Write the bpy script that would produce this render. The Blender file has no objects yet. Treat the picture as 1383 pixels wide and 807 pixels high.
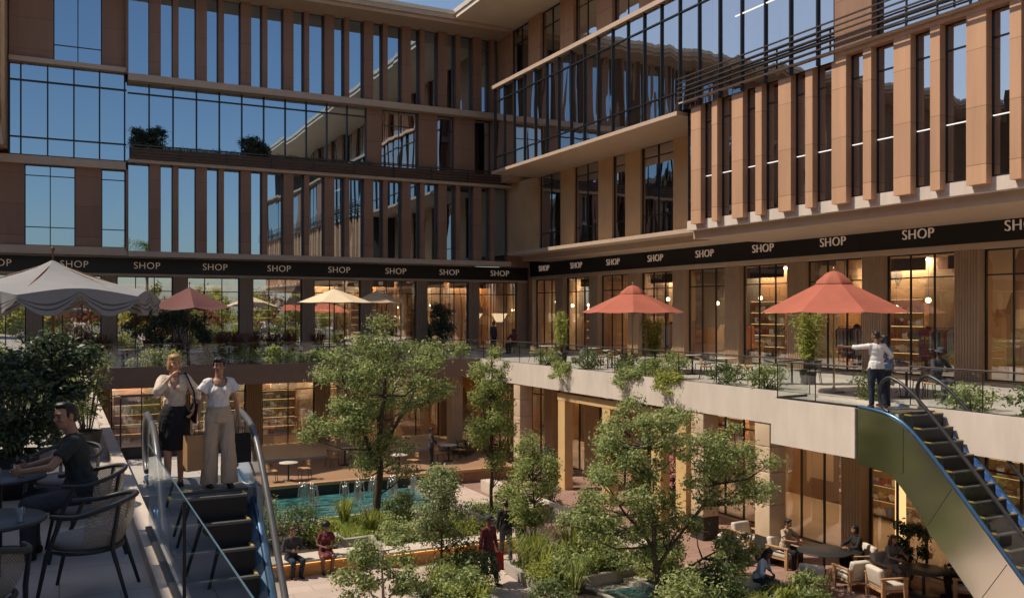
import bpy, bmesh, math, random
import numpy as np
from mathutils import Vector as V, Matrix, Quaternion
R = math.radians
random.seed(7)
rng = np.random.default_rng(7)
sc = bpy.context.scene
col = sc.collection
GZ = -5.0                      # courtyard level; the terraces are z = 0

# ------------------------------------------------------------------ helpers
class MB:
    """collects shapes, build() links them as ONE mesh object"""
    def __init__(s): s.v = []; s.f = []; s.m = []; s.sm = []
    def add(s, vs, fs, m=0, smooth=False):
        o = len(s.v); s.v += [tuple(p) for p in vs]
        for f in fs:
            s.f.append(tuple(i + o for i in f)); s.m.append(m); s.sm.append(smooth)
        return s
    def box(s, x0, x1, y0, y1, z0, z1, m=0):
        if x0 > x1: x0, x1 = x1, x0
        if y0 > y1: y0, y1 = y1, y0
        return s.add([(x0,y0,z0),(x1,y0,z0),(x1,y1,z0),(x0,y1,z0),(x0,y0,z1),(x1,y0,z1),(x1,y1,z1),(x0,y1,z1)],
                     [(0,3,2,1),(4,5,6,7),(0,1,5,4),(1,2,6,5),(2,3,7,6),(3,0,4,7)], m)
    def cbox(s, c, d, m=0, rot=None, bev=0):
        hx, hy, hz = d[0]/2, d[1]/2, d[2]/2
        if bev > 0:
            vs = []; b = bev
            bm = bmesh.new(); bmesh.ops.create_cube(bm, size=1)
            for w in bm.verts: w.co = V((w.co.x*d[0], w.co.y*d[1], w.co.z*d[2]))
            bmesh.ops.bevel(bm, geom=list(bm.edges), offset=b, segments=2, affect='EDGES', profile=.7)
            bm.verts.index_update(); vs = [w.co.copy() for w in bm.verts]
            fs = [tuple(w.index for w in f.verts) for f in bm.faces]; bm.free()
        else:
            vs = [V((x*hx, y*hy, z*hz)) for z in (-1,1) for x, y in ((-1,-1),(1,-1),(1,1),(-1,1))]
            fs = [(0,3,2,1),(4,5,6,7),(0,1,5,4),(1,2,6,5),(2,3,7,6),(3,0,4,7)]
        if rot is not None: vs = [rot @ w for w in vs]
        return s.add([w + V(c) for w in vs], fs, m, bev > 0)
    def tube(s, pts, rad, n=8, m=0, cap=True, closed=False, flat=1.0):
        pts = [V(p) for p in pts]; k = len(pts)
        if not hasattr(rad, '__len__'): rad = [rad]*k
        vs = []; up = None
        for i, p in enumerate(pts):
            if closed: t = pts[(i+1) % k] - pts[i-1]
            else: t = pts[min(i+1, k-1)] - pts[max(i-1, 0)]
            t.normalize()
            if up is None:
                up = V((0,0,1)) if abs(t.z) < .9 else V((1,0,0))
            a = t.cross(up)
            if a.length < 1e-4: a = t.cross(V((0,1,0)))
            a.normalize(); b = a.cross(t).normalized(); up = b
            for j in range(n):
                th = 2*math.pi*j/n
                vs.append(p + a*(math.cos(th)*rad[i]) + b*(math.sin(th)*rad[i]*flat))
        fs = []
        for i in range(k if closed else k-1):
            i2 = (i+1) % k
            for j in range(n):
                j2 = (j+1) % n
                fs.append((i*n+j, i*n+j2, i2*n+j2, i2*n+j))
        s.add(vs, fs, m, True)
        if cap and not closed:
            s.add(vs[:n], [tuple(range(n))[::-1]], m); s.add(vs[-n:], [tuple(range(n))], m)
        return s
    def lathe(s, prof, c=(0,0,0), n=24, m=0, smooth=True, a0=0):
        vs = []
        for r, z in prof:
            for j in range(n):
                th = 2*math.pi*j/n + a0
                vs.append((c[0]+r*math.cos(th), c[1]+r*math.sin(th), c[2]+z))
        fs = []
        for i in range(len(prof)-1):
            for j in range(n):
                j2 = (j+1) % n
                fs.append((i*n+j, i*n+j2, (i+1)*n+j2, (i+1)*n+j))
        s.add(vs, fs, m, smooth)
        for idx, fl in ((0, True), (len(prof)-1, False)):
            if prof[idx][0] > 1e-4:
                r = tuple(range(idx*n, idx*n+n)); s.add([vs[q] for q in r], [tuple(range(n))[::-1] if fl else tuple(range(n))], m)
        return s
    def prism(s, poly, axis, a, b, m=0):
        """poly in the two other axes (in order), extruded a..b along axis"""
        n = len(poly)
        def mk(p, t):
            if axis == 'z': return (p[0], p[1], t)
            if axis == 'y': return (p[0], t, p[1])
            return (t, p[0], p[1])
        vs = [mk(p, a) for p in poly] + [mk(p, b) for p in poly]
        fs = [tuple(range(n)), tuple(range(2*n-1, n-1, -1))] + [(i, n+i, n+(i+1) % n, (i+1) % n) for i in range(n)]
        return s.add(vs, fs, m)
    def quad(s, a, b, c, d, m=0): return s.add([a,b,c,d], [(0,1,2,3)], m)
    def build(s, name, mats, parent=None, fixn=True):
        if not isinstance(mats, (list, tuple)): mats = [mats]
        off = V((0,0,0)); p = parent
        while p is not None: off += p.location; p = p.parent
        me = bpy.data.meshes.new(name)
        me.from_pydata([tuple(V(q)-off) for q in s.v], [], s.f)
        for mt in mats: me.materials.append(mt)
        me.polygons.foreach_set('material_index', s.m); me.polygons.foreach_set('use_smooth', s.sm)
        if fixn:
            bm = bmesh.new(); bm.from_mesh(me); bmesh.ops.recalc_face_normals(bm, faces=bm.faces); bm.to_mesh(me); bm.free()
        me.update()
        o = bpy.data.objects.new(name, me); col.objects.link(o)
        if parent: o.parent = parent
        return o

def tag(o, label, cat, group=None, kind=None):
    if label: o['label'] = label
    if cat: o['category'] = cat
    if group: o['group'] = group
    if kind: o['kind'] = kind
    return o
def thing(name, label, cat, loc=(0,0,0), group=None):
    o = bpy.data.objects.new(name, None); col.objects.link(o); o.location = loc; o.empty_display_size = .2
    return tag(o, label, cat, group)
def struct(name, mb, mats):
    o = mb.build(name, mats); o['kind'] = 'structure'; return o
def dup(o, loc=None, rz=None, label=None, sc_=None, parent=None):
    c = o.copy(); col.objects.link(c)
    if parent is not None: c.parent = parent
    if loc is not None: c.location = loc
    if rz is not None: c.rotation_euler = (0, 0, rz)
    if sc_ is not None: c.scale = (sc_, sc_, sc_) if not hasattr(sc_, '__len__') else sc_
    if label: c['label'] = label
    for ch in list(o.children): dup(ch, parent=c)
    return c
ORD = ['first','second','third','fourth','fifth','sixth','seventh','eighth','ninth','tenth','eleventh','twelfth','thirteenth','fourteenth','fifteenth','sixteenth']

# ------------------------------------------------------------------ materials
def nt(name):
    m = bpy.data.materials.new(name); m.use_nodes = True
    n = m.node_tree.nodes; n.clear()
    return m, n, m.node_tree.links
def L(c, k=1): return (c[0]*k, c[1]*k, c[2]*k, 1)
def pmat(name, c, rough=.6, var=.18, scale=3, bump=0, bscale=60, metal=0, emit=0, spec=.4, stretch=None, tilt=None, grid=None, joint=None):
    m, n, l = nt(name)
    out = n.new('ShaderNodeOutputMaterial'); b = n.new('ShaderNodeBsdfPrincipled')
    tc = n.new('ShaderNodeTexCoord'); mp = n.new('ShaderNodeMapping')
    l.new(tc.outputs['Object'], mp.inputs['Vector'])
    if stretch: mp.inputs['Scale'].default_value = stretch
    t = n.new('ShaderNodeTexNoise'); t.inputs['Scale'].default_value = scale; t.inputs['Detail'].default_value = 5
    t.inputs['Roughness'].default_value = .62
    l.new(mp.outputs['Vector'], t.inputs['Vector'])
    r = n.new('ShaderNodeValToRGB'); r.color_ramp.elements[0].position = .25; r.color_ramp.elements[1].position = .75
    r.color_ramp.elements[0].color = L(c, 1-var); r.color_ramp.elements[1].color = L(c, 1+var)
    l.new(t.outputs['Fac'], r.inputs['Fac']); last = r.outputs['Color']
    if grid:            # slab joints: brick texture in the object's xy (or given axes)
        bt = n.new('ShaderNodeTexBrick'); bt.inputs['Scale'].default_value = 1
        bt.inputs['Brick Width'].default_value = grid[0]; bt.inputs['Row Height'].default_value = grid[1]
        bt.inputs['Mortar Size'].default_value = grid[2]; bt.inputs['Color1'].default_value = (1,1,1,1)
        bt.inputs['Color2'].default_value = (.86,.86,.86,1); bt.inputs['Mortar'].default_value = (.5,.48,.46,1)
        mp2 = n.new('ShaderNodeMapping'); l.new(tc.outputs['Object'], mp2.inputs['Vector'])
        if tilt: mp2.inputs['Rotation'].default_value = tilt
        l.new(mp2.outputs['Vector'], bt.inputs['Vector'])
        mx = n.new('ShaderNodeMixRGB'); mx.blend_type = 'MULTIPLY'; mx.inputs[0].default_value = 1
        l.new(last, mx.inputs[1]); l.new(bt.outputs['Color'], mx.inputs[2]); last = mx.outputs['Color']
    if joint:           # fine open joints between cladding panels
        sx = n.new('ShaderNodeSeparateXYZ'); l.new(tc.outputs['Object'], sx.inputs[0])
        dv = n.new('ShaderNodeMath'); dv.operation = 'DIVIDE'; dv.inputs[1].default_value = joint[1]; l.new(sx.outputs['XYZ'.index(joint[0])], dv.inputs[0])
        fr = n.new('ShaderNodeMath'); fr.operation = 'FRACT'; l.new(dv.outputs[0], fr.inputs[0])
        lt = n.new('ShaderNodeMath'); lt.operation = 'LESS_THAN'; lt.inputs[1].default_value = .022/joint[1]; l.new(fr.outputs[0], lt.inputs[0])
        fl = n.new('ShaderNodeMath'); fl.operation = 'FLOOR'; l.new(dv.outputs[0], fl.inputs[0])
        wn = n.new('ShaderNodeTexWhiteNoise'); wn.noise_dimensions = '1D'; l.new(fl.outputs[0], wn.inputs['W'])
        mr_ = n.new('ShaderNodeMapRange'); mr_.inputs['To Min'].default_value = .90; mr_.inputs['To Max'].default_value = 1.06; l.new(wn.outputs['Value'], mr_.inputs['Value'])
        ma = n.new('ShaderNodeMath'); ma.operation = 'MULTIPLY_ADD'; ma.inputs[1].default_value = -.45; l.new(lt.outputs[0], ma.inputs[0]); l.new(mr_.outputs[0], ma.inputs[2])
        vm = n.new('ShaderNodeVectorMath'); vm.operation = 'SCALE'; l.new(last, vm.inputs[0]); l.new(ma.outputs[0], vm.inputs['Scale']); last = vm.outputs[0]
    l.new(last, b.inputs['Base Color'])
    b.inputs['Metallic'].default_value = metal; b.inputs['Specular IOR Level'].default_value = spec
    rr = n.new('ShaderNodeMapRange'); rv = .015 if metal > .7 else .08; rr.inputs['To Min'].default_value = max(0, rough-rv); rr.inputs['To Max'].default_value = min(1, rough+rv)
    l.new(t.outputs['Fac'], rr.inputs['Value']); l.new(rr.outputs['Result'], b.inputs['Roughness'])
    if bump:
        t2 = n.new('ShaderNodeTexNoise'); t2.inputs['Scale'].default_value = bscale; t2.inputs['Detail'].default_value = 3
        l.new(mp.outputs['Vector'], t2.inputs['Vector'])
        bp = n.new('ShaderNodeBump'); bp.inputs['Strength'].default_value = bump; bp.inputs['Distance'].default_value = .01
        l.new(t2.outputs['Fac'], bp.inputs['Height']); l.new(bp.outputs['Normal'], b.inputs['Normal'])
    if emit:
        l.new(last, b.inputs['Emission Color']); b.inputs['Emission Strength'].default_value = emit
    l.new(b.outputs['BSDF'], out.inputs['Surface'])
    return m
def glass(name, refl=.12, tint=(.9,.95,1), trans=(.9,.93,.92), rough=0.0, wave=0, wscale=.5, dark=None, maxr=.95, wstretch=(1,1,.35)):
    """thin architectural glass: a mirror reflection that grows at grazing angles over see-through or a dark room"""
    m, n, l = nt(name)
    out = n.new('ShaderNodeOutputMaterial'); mix = n.new('ShaderNodeMixShader')
    lw = n.new('ShaderNodeLayerWeight'); lw.inputs['Blend'].default_value = .5
    pw = n.new('ShaderNodeMath'); pw.operation = 'POWER'; pw.inputs[1].default_value = 4.0; l.new(lw.outputs['Facing'], pw.inputs[0])
    mr = n.new('ShaderNodeMapRange'); mr.inputs['To Min'].default_value = refl; mr.inputs['To Max'].default_value = maxr
    l.new(pw.outputs[0], mr.inputs['Value']); l.new(mr.outputs['Result'], mix.inputs['Fac'])
    if dark is None:
        a = n.new('ShaderNodeBsdfTransparent'); a.inputs['Color'].default_value = L(trans)
    else:
        a = n.new('ShaderNodeBsdfDiffuse'); a.inputs['Color'].default_value = L(dark)
    g = n.new('ShaderNodeBsdfGlossy'); g.inputs['Color'].default_value = L(tint); g.inputs['Roughness'].default_value = rough
    if wave:
        tc = n.new('ShaderNodeTexCoord'); mp = n.new('ShaderNodeMapping'); mp.inputs['Scale'].default_value = wstretch
        t = n.new('ShaderNodeTexNoise'); t.inputs['Scale'].default_value = wscale; t.inputs['Detail'].default_value = 1
        bp = n.new('ShaderNodeBump'); bp.inputs['Strength'].default_value = 1; bp.inputs['Distance'].default_value = wave
        l.new(tc.outputs['Object'], mp.inputs['Vector']); l.new(mp.outputs['Vector'], t.inputs['Vector'])
        l.new(t.outputs['Fac'], bp.inputs['Height']); l.new(bp.outputs['Normal'], g.inputs['Normal'])
    l.new(a.outputs[0], mix.inputs[1]); l.new(g.outputs[0], mix.inputs[2]); l.new(mix.outputs[0], out.inputs['Surface'])
    return m
def leafmat(name, c1, c2, trans=.42):
    m, n, l = nt(name)
    out = n.new('ShaderNodeOutputMaterial'); gi = n.new('ShaderNodeNewGeometry')
    r = n.new('ShaderNodeValToRGB'); r.color_ramp.elements[0].color = L(c1); r.color_ramp.elements[1].color = L(c2)
    l.new(gi.outputs['Random Per Island'], r.inputs['Fac'])
    d = n.new('ShaderNodeBsdfPrincipled'); d.inputs['Roughness'].default_value = .45; d.inputs['Specular IOR Level'].default_value = .35
    t = n.new('ShaderNodeBsdfTranslucent'); mx = n.new('ShaderNodeMixShader'); mx.inputs[0].default_value = trans
    hs = n.new('ShaderNodeHueSaturation'); hs.inputs['Hue'].default_value = .48; hs.inputs['Value'].default_value = 1.5
    l.new(r.outputs[0], d.inputs['Base Color']); l.new(r.outputs[0], hs.inputs['Color']); l.new(hs.outputs[0], t.inputs['Color'])
    l.new(d.outputs[0], mx.inputs[1]); l.new(t.outputs[0], mx.inputs[2]); l.new(mx.outputs[0], out.inputs['Surface'])
    return m
def emat(name, c, s):
    m, n, l = nt(name)
    out = n.new('ShaderNodeOutputMaterial'); e = n.new('ShaderNodeEmission')
    e.inputs['Color'].default_value = L(c); e.inputs['Strength'].default_value = s
    l.new(e.outputs[0], out.inputs['Surface']); return m
def cellmat(name, cols, sx, sz, rough=.6, emit=0, mort=.02):
    """goods on a wall: many small coloured patches"""
    m, n, l = nt(name)
    out = n.new('ShaderNodeOutputMaterial'); b = n.new('ShaderNodeBsdfPrincipled')
    tc = n.new('ShaderNodeTexCoord'); mp = n.new('ShaderNodeMapping'); mp.inputs['Scale'].default_value = (sx, sx, sz)
    vo = n.new('ShaderNodeTexVoronoi'); vo.distance = 'CHEBYCHEV'; vo.inputs['Scale'].default_value = 1; vo.inputs['Randomness'].default_value = .75
    sp = n.new('ShaderNodeSeparateColor'); r = n.new('ShaderNodeValToRGB'); r.color_ramp.interpolation = 'CONSTANT'
    els = r.color_ramp.elements
    while len(els) < len(cols): els.new(.5)
    for i, c in enumerate(cols): els[i].position = i/len(cols); els[i].color = L(c)
    l.new(tc.outputs['Object'], mp.inputs['Vector']); l.new(mp.outputs['Vector'], vo.inputs['Vector'])
    l.new(vo.outputs['Color'], sp.inputs[0]); l.new(sp.outputs[0], r.inputs['Fac'])
    l.new(r.outputs[0], b.inputs['Base Color']); b.inputs['Roughness'].default_value = rough
    if emit: l.new(r.outputs[0], b.inputs['Emission Color']); b.inputs['Emission Strength'].default_value = emit
    l.new(b.outputs[0], out.inputs['Surface']); return m

M = {}
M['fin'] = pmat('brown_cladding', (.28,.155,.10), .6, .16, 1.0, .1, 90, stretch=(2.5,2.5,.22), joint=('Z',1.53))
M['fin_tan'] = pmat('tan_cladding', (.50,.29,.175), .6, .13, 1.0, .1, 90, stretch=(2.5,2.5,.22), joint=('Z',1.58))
M['tan'] = pmat('tan_render', (.62,.39,.205), .75, .10, 1.0, .15, 120)
M['trim'] = pmat('stone_trim', (.50,.375,.28), .65, .09, 1.5, .1, 80)
M['soffit'] = pmat('soffit_board', (.74,.63,.50), .8, .06, 1)
M['fascia'] = pmat('pale_stone_fascia', (.60,.525,.465), .7, .12, 1.2, .12, 60, stretch=(1,1.6,.5))
M['fascia_brown'] = pmat('brown_fascia', (.22,.145,.11), .65, .1, 1.5)
M['frame'] = pmat('black_metal', (.018,.018,.02), .4, .2, 6)
M['frame2'] = pmat('bronze_metal', (.06,.045,.035), .4, .2, 6)
M['sign'] = pmat('black_sign_band', (.012,.011,.011), .45, .25, 2)
M['letters'] = pmat('sign_letters', (.62,.47,.36), .5, .05, 5, emit=.22)  # faint glow built into the letters to lift them out of the shade
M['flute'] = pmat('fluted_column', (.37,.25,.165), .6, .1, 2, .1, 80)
M['flute_lit'] = pmat('fluted_column_lit', (.52,.38,.245), .6, .1, 2, .1, 80)  # lit copy of the fluted column, brightness put into the colour
M['wood'] = pmat('oak', (.42,.25,.13), .5, .25, 4, .1, 50, stretch=(1,1,6))
M['deckwood'] = pmat('deck_boards', (.34,.20,.12), .6, .2, 4, .1, 40, stretch=(.3,6,1), grid=(2.4,.14,.006))
M['timberwall'] = pmat('amber_timber', (.50,.24,.075), .5, .3, 3, .1, 50, stretch=(1,1,7))
M['gold'] = pmat('gilded_timber', (.62,.42,.20), .5, .08, 2)
M['paving'] = pmat('courtyard_paving', (.50,.40,.345), .75, .14, .9, .15, 40, grid=(1.2,.6,.008))
M['path'] = pmat('clay_paving', (.30,.185,.145), .75, .16, .9, .15, 40, grid=(.9,.3,.008))
M['terrace'] = pmat('terrace_tiles', (.47,.43,.39), .6, .10, 1.1, .08, 50, grid=(.9,.9,.006))
M['stone'] = pmat('honed_stone', (.55,.47,.40), .65, .12, 2.5, .15, 50)
M['curb'] = pmat('grey_curb', (.34,.31,.28), .7, .15, 4, .2, 50)
M['darkstone'] = pmat('black_stone', (.035,.032,.032), .5, .2, 4)
M['soil'] = pmat('soil', (.05,.035,.025), .95, .3, 8, .4, 30)
M['steel'] = pmat('brushed_steel', (.74,.71,.65), .18, .03, .5, metal=1, spec=.5)
M['bluesteel'] = pmat('sky_tint_steel', (.30,.48,.70), .22, .06, 2, metal=.8)  # blue of the mirrored sky put into the steel colour
M['edge'] = pmat('polished_glass_edge', (.08,.14,.19), .15, .05, 3)
M['rail'] = pmat('handrail_rubber', (.03,.03,.033), .35, .1, 8)
M['railgrey'] = pmat('handrail_grey', (.10,.10,.105), .35, .1, 8)
M['blue'] = pmat('sky_tint_skirt', (.07,.15,.27), .25, .08, 4, metal=.6)  # skirt metal painted with the blue it would reflect from the sky
M['step'] = pmat('escalator_step', (.022,.022,.024), .5, .2, 6, metal=.3)
M['tread'] = pmat('step_nosing', (.13,.13,.13), .45, .1, 6, metal=.3)
M['yellow'] = pmat('yellow_edge', (.42,.28,.06), .5, .1, 6)
M['blackm'] = pmat('charcoal_metal', (.03,.031,.034), .42, .15, 6)
M['rope'] = pmat('woven_rope', (.33,.28,.235), .85, .2, 40, .5, 220)
M['cushion'] = pmat('cream_cushion', (.56,.50,.43), .9, .08, 8, .3, 160)
M['dcushion'] = pmat('grey_cushion', (.20,.19,.185), .9, .1, 8, .3, 160)
M['tabletop'] = pmat('pale_tabletop', (.55,.49,.42), .5, .1, 4)
M['white'] = pmat('white_paint', (.78,.76,.73), .5, .05, 4)
M['bark'] = pmat('bark', (.085,.062,.045), .9, .35, 12, .6, 40, stretch=(1,1,.3))
M['palebark'] = pmat('pale_bark', (.33,.28,.23), .85, .3, 12, .5, 40)
M['red'] = pmat('coral_canvas', (.36,.105,.068), .85, .18, 1.1, .2, 140)  # stronger mottling stands in for lit and shaded canopy panels
M['pink'] = pmat('dusty_rose_canvas', (.15,.058,.055), .85, .12, 4, .2, 140)
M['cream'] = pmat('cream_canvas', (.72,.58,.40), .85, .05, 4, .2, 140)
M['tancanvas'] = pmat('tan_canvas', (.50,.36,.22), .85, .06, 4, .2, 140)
M['grey'] = pmat('grey_canvas', (.25,.25,.26), .9, .08, 4, .25, 120)
M['brownpole'] = pmat('brown_pole', (.13,.065,.035), .5, .2, 6)
M['brass'] = pmat('brass', (.55,.37,.14), .35, .1, 6, metal=.8)
M['g_up'] = glass('blue_reflective_glass', .62, (.62,.82,1), dark=(.010,.012,.016), wave=.0025, wscale=.7)
M['g_upr'] = glass('bronze_reflective_glass', .60, (.94,.95,.97), dark=(.020,.015,.013), wave=.012, wscale=.9, wstretch=(1,1.2,.22))
M['g_shop'] = glass('shop_glass', .27, (.95,.97,1), (.92,.92,.90), wave=.004, wscale=.8)
M['g_shopl'] = glass('sky_lit_shop_glass', .68, (.95,.98,1), (.92,.92,.90), wave=.006, wscale=.8)
M['g_rail'] = glass('guard_glass', .07, (.9,.95,1), (.90,.94,.93), maxr=.8)
M['g_railb'] = glass('smoked_guard_glass', .12, (.85,.93,1), (.62,.68,.72), maxr=.8)
M['int_warm'] = cellmat('shop_back_walls', [(.44,.27,.15),(.22,.14,.10),(.58,.43,.28),(.16,.11,.09),(.40,.31,.23),(.56,.30,.13),(.24,.22,.20),(.66,.53,.38),(.34,.19,.11)], .75, .42, .75)
M['board'] = pmat('shelf_back', (.40,.27,.16), .8, .15, 2)
M['int_floor'] = pmat('shop_floor', (.30,.22,.15), .4, .15, 2)
M['int_dark'] = pmat('dark_interior', (.05,.038,.03), .8, .3, .5)
M['lamp'] = emat('warm_lamp', (1,.68,.38), 5)
M['lampr'] = emat('bright_shop_lamp', (1,.72,.43), 15)
M['cove'] = emat('cove_light', (1,.72,.43), 42)
M['covedim'] = emat('dim_cove_light', (1,.72,.45), 5)
M['greystripe'] = pmat('grey_canvas_stripe', (.09,.09,.10), .9, .08, 4)
M['warmstone'] = pmat('warm_column_stone', (.56,.42,.29), .65, .13, 2.5, .15, 50)
M['bulb'] = emat('pendant_bulb', (1,.74,.45), 9)
M['lampdim'] = emat('dim_lamp', (1,.72,.45), 1.6)
M['lampsoft'] = emat('warm_shade', (1,.72,.42), 2.6)
M['striplight'] = emat('linear_lamp', (1,.93,.84), 1.3)
M['shelflight'] = emat('shelf_light', (1,.62,.25), 1.8)
M['led'] = emat('amber_led', (1,.50,.12), 2.4)
M['pinkglow'] = emat('pink_arch_glow', (1,.30,.28), .8)
M['goods'] = cellmat('shelf_goods', [(.5,.35,.2),(.15,.08,.05),(.62,.5,.36),(.3,.06,.05),(.12,.15,.2),(.45,.28,.1),(.7,.62,.5)], 3.2, 2.4, emit=.12)  # goods glow faintly in themselves, as if lit on the shelf
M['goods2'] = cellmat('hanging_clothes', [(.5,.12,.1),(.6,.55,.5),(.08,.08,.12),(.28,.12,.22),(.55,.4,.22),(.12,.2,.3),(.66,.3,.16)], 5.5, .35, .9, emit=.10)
M['pavjoint'] = M['curb']
LEAF = {
 'mid':   leafmat('leaf_mid', (.066,.105,.030), (.42,.49,.20)),
 'light': leafmat('leaf_light', (.075,.125,.03), (.44,.50,.18)),
 'deep':  leafmat('leaf_deep', (.028,.055,.016), (.20,.26,.10)),
 'dark':  leafmat('leaf_dark', (.020,.040,.020), (.10,.14,.075), .2),
 'lime':  leafmat('leaf_lime', (.13,.18,.03), (.40,.43,.11)),
 'garden':leafmat('leaf_garden', (.22,.26,.04), (.55,.48,.12), .45),
 'russet':leafmat('leaf_russet', (.12,.05,.025), (.30,.15,.07)),
 'silver':leafmat('leaf_silver', (.07,.11,.04), (.42,.47,.24)),
}
def watermat():
    m, n, l = nt('pool_water')
    out = n.new('ShaderNodeOutputMaterial'); b = n.new('ShaderNodeBsdfPrincipled')
    tc = n.new('ShaderNodeTexCoord'); t = n.new('ShaderNodeTexNoise'); t.inputs['Scale'].default_value = 2.6; t.inputs['Detail'].default_value = 4
    mp = n.new('ShaderNodeMapping'); mp.inputs['Scale'].default_value = (.7,1.6,1)
    l.new(tc.outputs['Object'], mp.inputs['Vector']); l.new(mp.outputs['Vector'], t.inputs['Vector'])
    r = n.new('ShaderNodeValToRGB'); e = r.color_ramp.elements
    e[0].position = .36; e[0].color = (.010,.055,.060,1); e[1].position = .66; e[1].color = (.08,.24,.25,1)
    l.new(t.outputs['Fac'], r.inputs['Fac']); l.new(r.outputs[0], b.inputs['Base Color'])
    b.inputs['Roughness'].default_value = .08
    bp = n.new('ShaderNodeBump'); bp.inputs['Strength'].default_value = .5; bp.inputs['Distance'].default_value = .05
    l.new(t.outputs['Fac'], bp.inputs['Height']); l.new(bp.outputs['Normal'], b.inputs['Normal'])
    l.new(b.outputs[0], out.inputs['Surface']); return m
M['water'] = watermat()
M['shallow'] = pmat('pale_shallow_water', (.36,.58,.58), .12, .15, 2)
M['spray'] = glass('water_spray', .25, (1,1,1), (.80,.84,.85), rough=.25)
# ------------------------------------------------------------------ setting: ground, terraces
g = MB(); g.box(-300, 300, -300, 300, GZ-1, GZ); struct('ground', g, M['paving'])
g = MB()                                                   # clay walk running from the pool to the right arcade
g.add([(13.2,20.5,GZ+.004),(18.0,14,GZ+.004),(21.2,14,GZ+.004),(21.2,46,GZ+.004),(15.2,46,GZ+.004),(15.2,30,GZ+.004)], [(0,1,2,3,4,5)])
struct('path', g, M['path'])
g = MB(); g.box(18.4, 31.9, -12, 51.4, -.9, 0); struct('terrace_east', g, [M['terrace']])
g = MB(); g.box(.3, 18.4, 39.9, 51.4, -.8, 0); struct('terrace_north', g, [M['terrace']])
g = MB(); g.box(-14, .86, -6, 51.4, -.85, 0); struct('terrace_west', g, [M['terrace']])
g = MB(); g.box(.86, 2.42, 12.12, 15.4, -.6, -.002); struct('landing', g, [M['terrace']])
g = MB(); g.box(17.1, 18.4, 15.55, 18.4, -1.2, 0); struct('landing', g, [M['terrace']])
g = MB(); g.box(-2, 18.2, 35.4, 46.2, GZ, GZ+.5); struct('terrace_lower', g, M['deckwood'])

def fluted(mb, x0, x1, y0, y1, z0, z1, face, n=7, d=.035):
    """a column with vertical ribs on the face looking -x or -y"""
    if face == 'y':
        w = (x1-x0)/n; poly = [(x0,y1)]
        for i in range(n): a = x0+i*w; poly += [(a+.12*w,y0+d),(a+.25*w,y0),(a+.75*w,y0),(a+.88*w,y0+d)]
        poly.append((x1,y1)); mb.prism(poly, 'z', z0, z1)
    else:
        w = (y1-y0)/n; poly = [(x1,y0)]
        for i in range(n): a = y0+i*w; poly += [(x0+d,a+.12*w),(x0,a+.25*w),(x0,a+.75*w),(x0+d,a+.88*w)]
        poly.append((x1,y1)); mb.prism(poly, 'z', z0, z1)

JIT = .004
def window_y(par, x0, x1, y, z0, z1, gm, cols=1, trans=(), fw=.05, name='window', fm=None):
    """window looking towards -y"""
    m = MB(); d0, d1 = y-.03, y+.05
    m.box(x0, x0+fw, d0, d1, z0, z1); m.box(x1-fw, x1, d0, d1, z0, z1)
    m.box(x0+fw, x1-fw, d0, d1, z0, z0+fw); m.box(x0+fw, x1-fw, d0, d1, z1-fw, z1)
    for c in range(1, cols):
        xc = x0+(x1-x0)*c/cols; m.box(xc-.022, xc+.022, d0+.005, d1-.005, z0+fw, z1-fw)
    for t in trans: m.box(x0+fw, x1-fw, d0+.01, d1-.01, t-.022, t+.022)
    w = m.build(name, fm or M['frame'], par)
    p = MB(); J = lambda: y+.012+random.uniform(-1,1)*JIT*(x1-x0)
    p.quad((x0+.01,J(),z0+.01),(x1-.01,J(),z0+.01),(x1-.01,J(),z1-.01),(x0+.01,J(),z1-.01)); p.build('pane', gm, w, False)
    return w
def window_x(par, x, y0, y1, z0, z1, gm, cols=1, trans=(), fw=.05, name='window', fm=None):
    """window looking towards -x"""
    m = MB(); d0, d1 = x-.03, x+.05
    m.box(d0, d1, y0, y0+fw, z0, z1); m.box(d0, d1, y1-fw, y1, z0, z1)
    m.box(d0, d1, y0+fw, y1-fw, z0, z0+fw); m.box(d0, d1, y0+fw, y1-fw, z1-fw, z1)
    for c in range(1, cols):
        yc = y0+(y1-y0)*c/cols; m.box(d0+.005, d1-.005, yc-.022, yc+.022, z0+fw, z1-fw)
    for t in trans: m.box(d0+.01, d1-.01, y0+fw, y1-fw, t-.022, t+.022)
    w = m.build(name, fm or M['frame'], par)
    p = MB(); J = lambda: x+.012+random.uniform(-1,1)*JIT*(y1-y0)
    p.quad((J(),y1-.01,z0+.01),(J(),y0+.01,z0+.01),(J(),y0+.01,z1-.01),(J(),y1-.01,z1-.01)); p.build('pane', gm, w, False)
    return w

# ------------------------------------------------------------------ north building (the shaded blue facade, left half of the view)
NB = thing('office_building', 'shaded brown building with blue reflective glass strips, facing the viewer across the courtyard', 'building', (12, 50, 0))
wl = MB()                                        # opaque body behind the facade
wl.box(-45, 24.4, 51.0, 64, 5.32, 19.1)
wl.box(-2.2, -1.53, 50.3, 51.1, 14.55, 19.1); 
wl.build('wall', M['fin'], NB)
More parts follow.
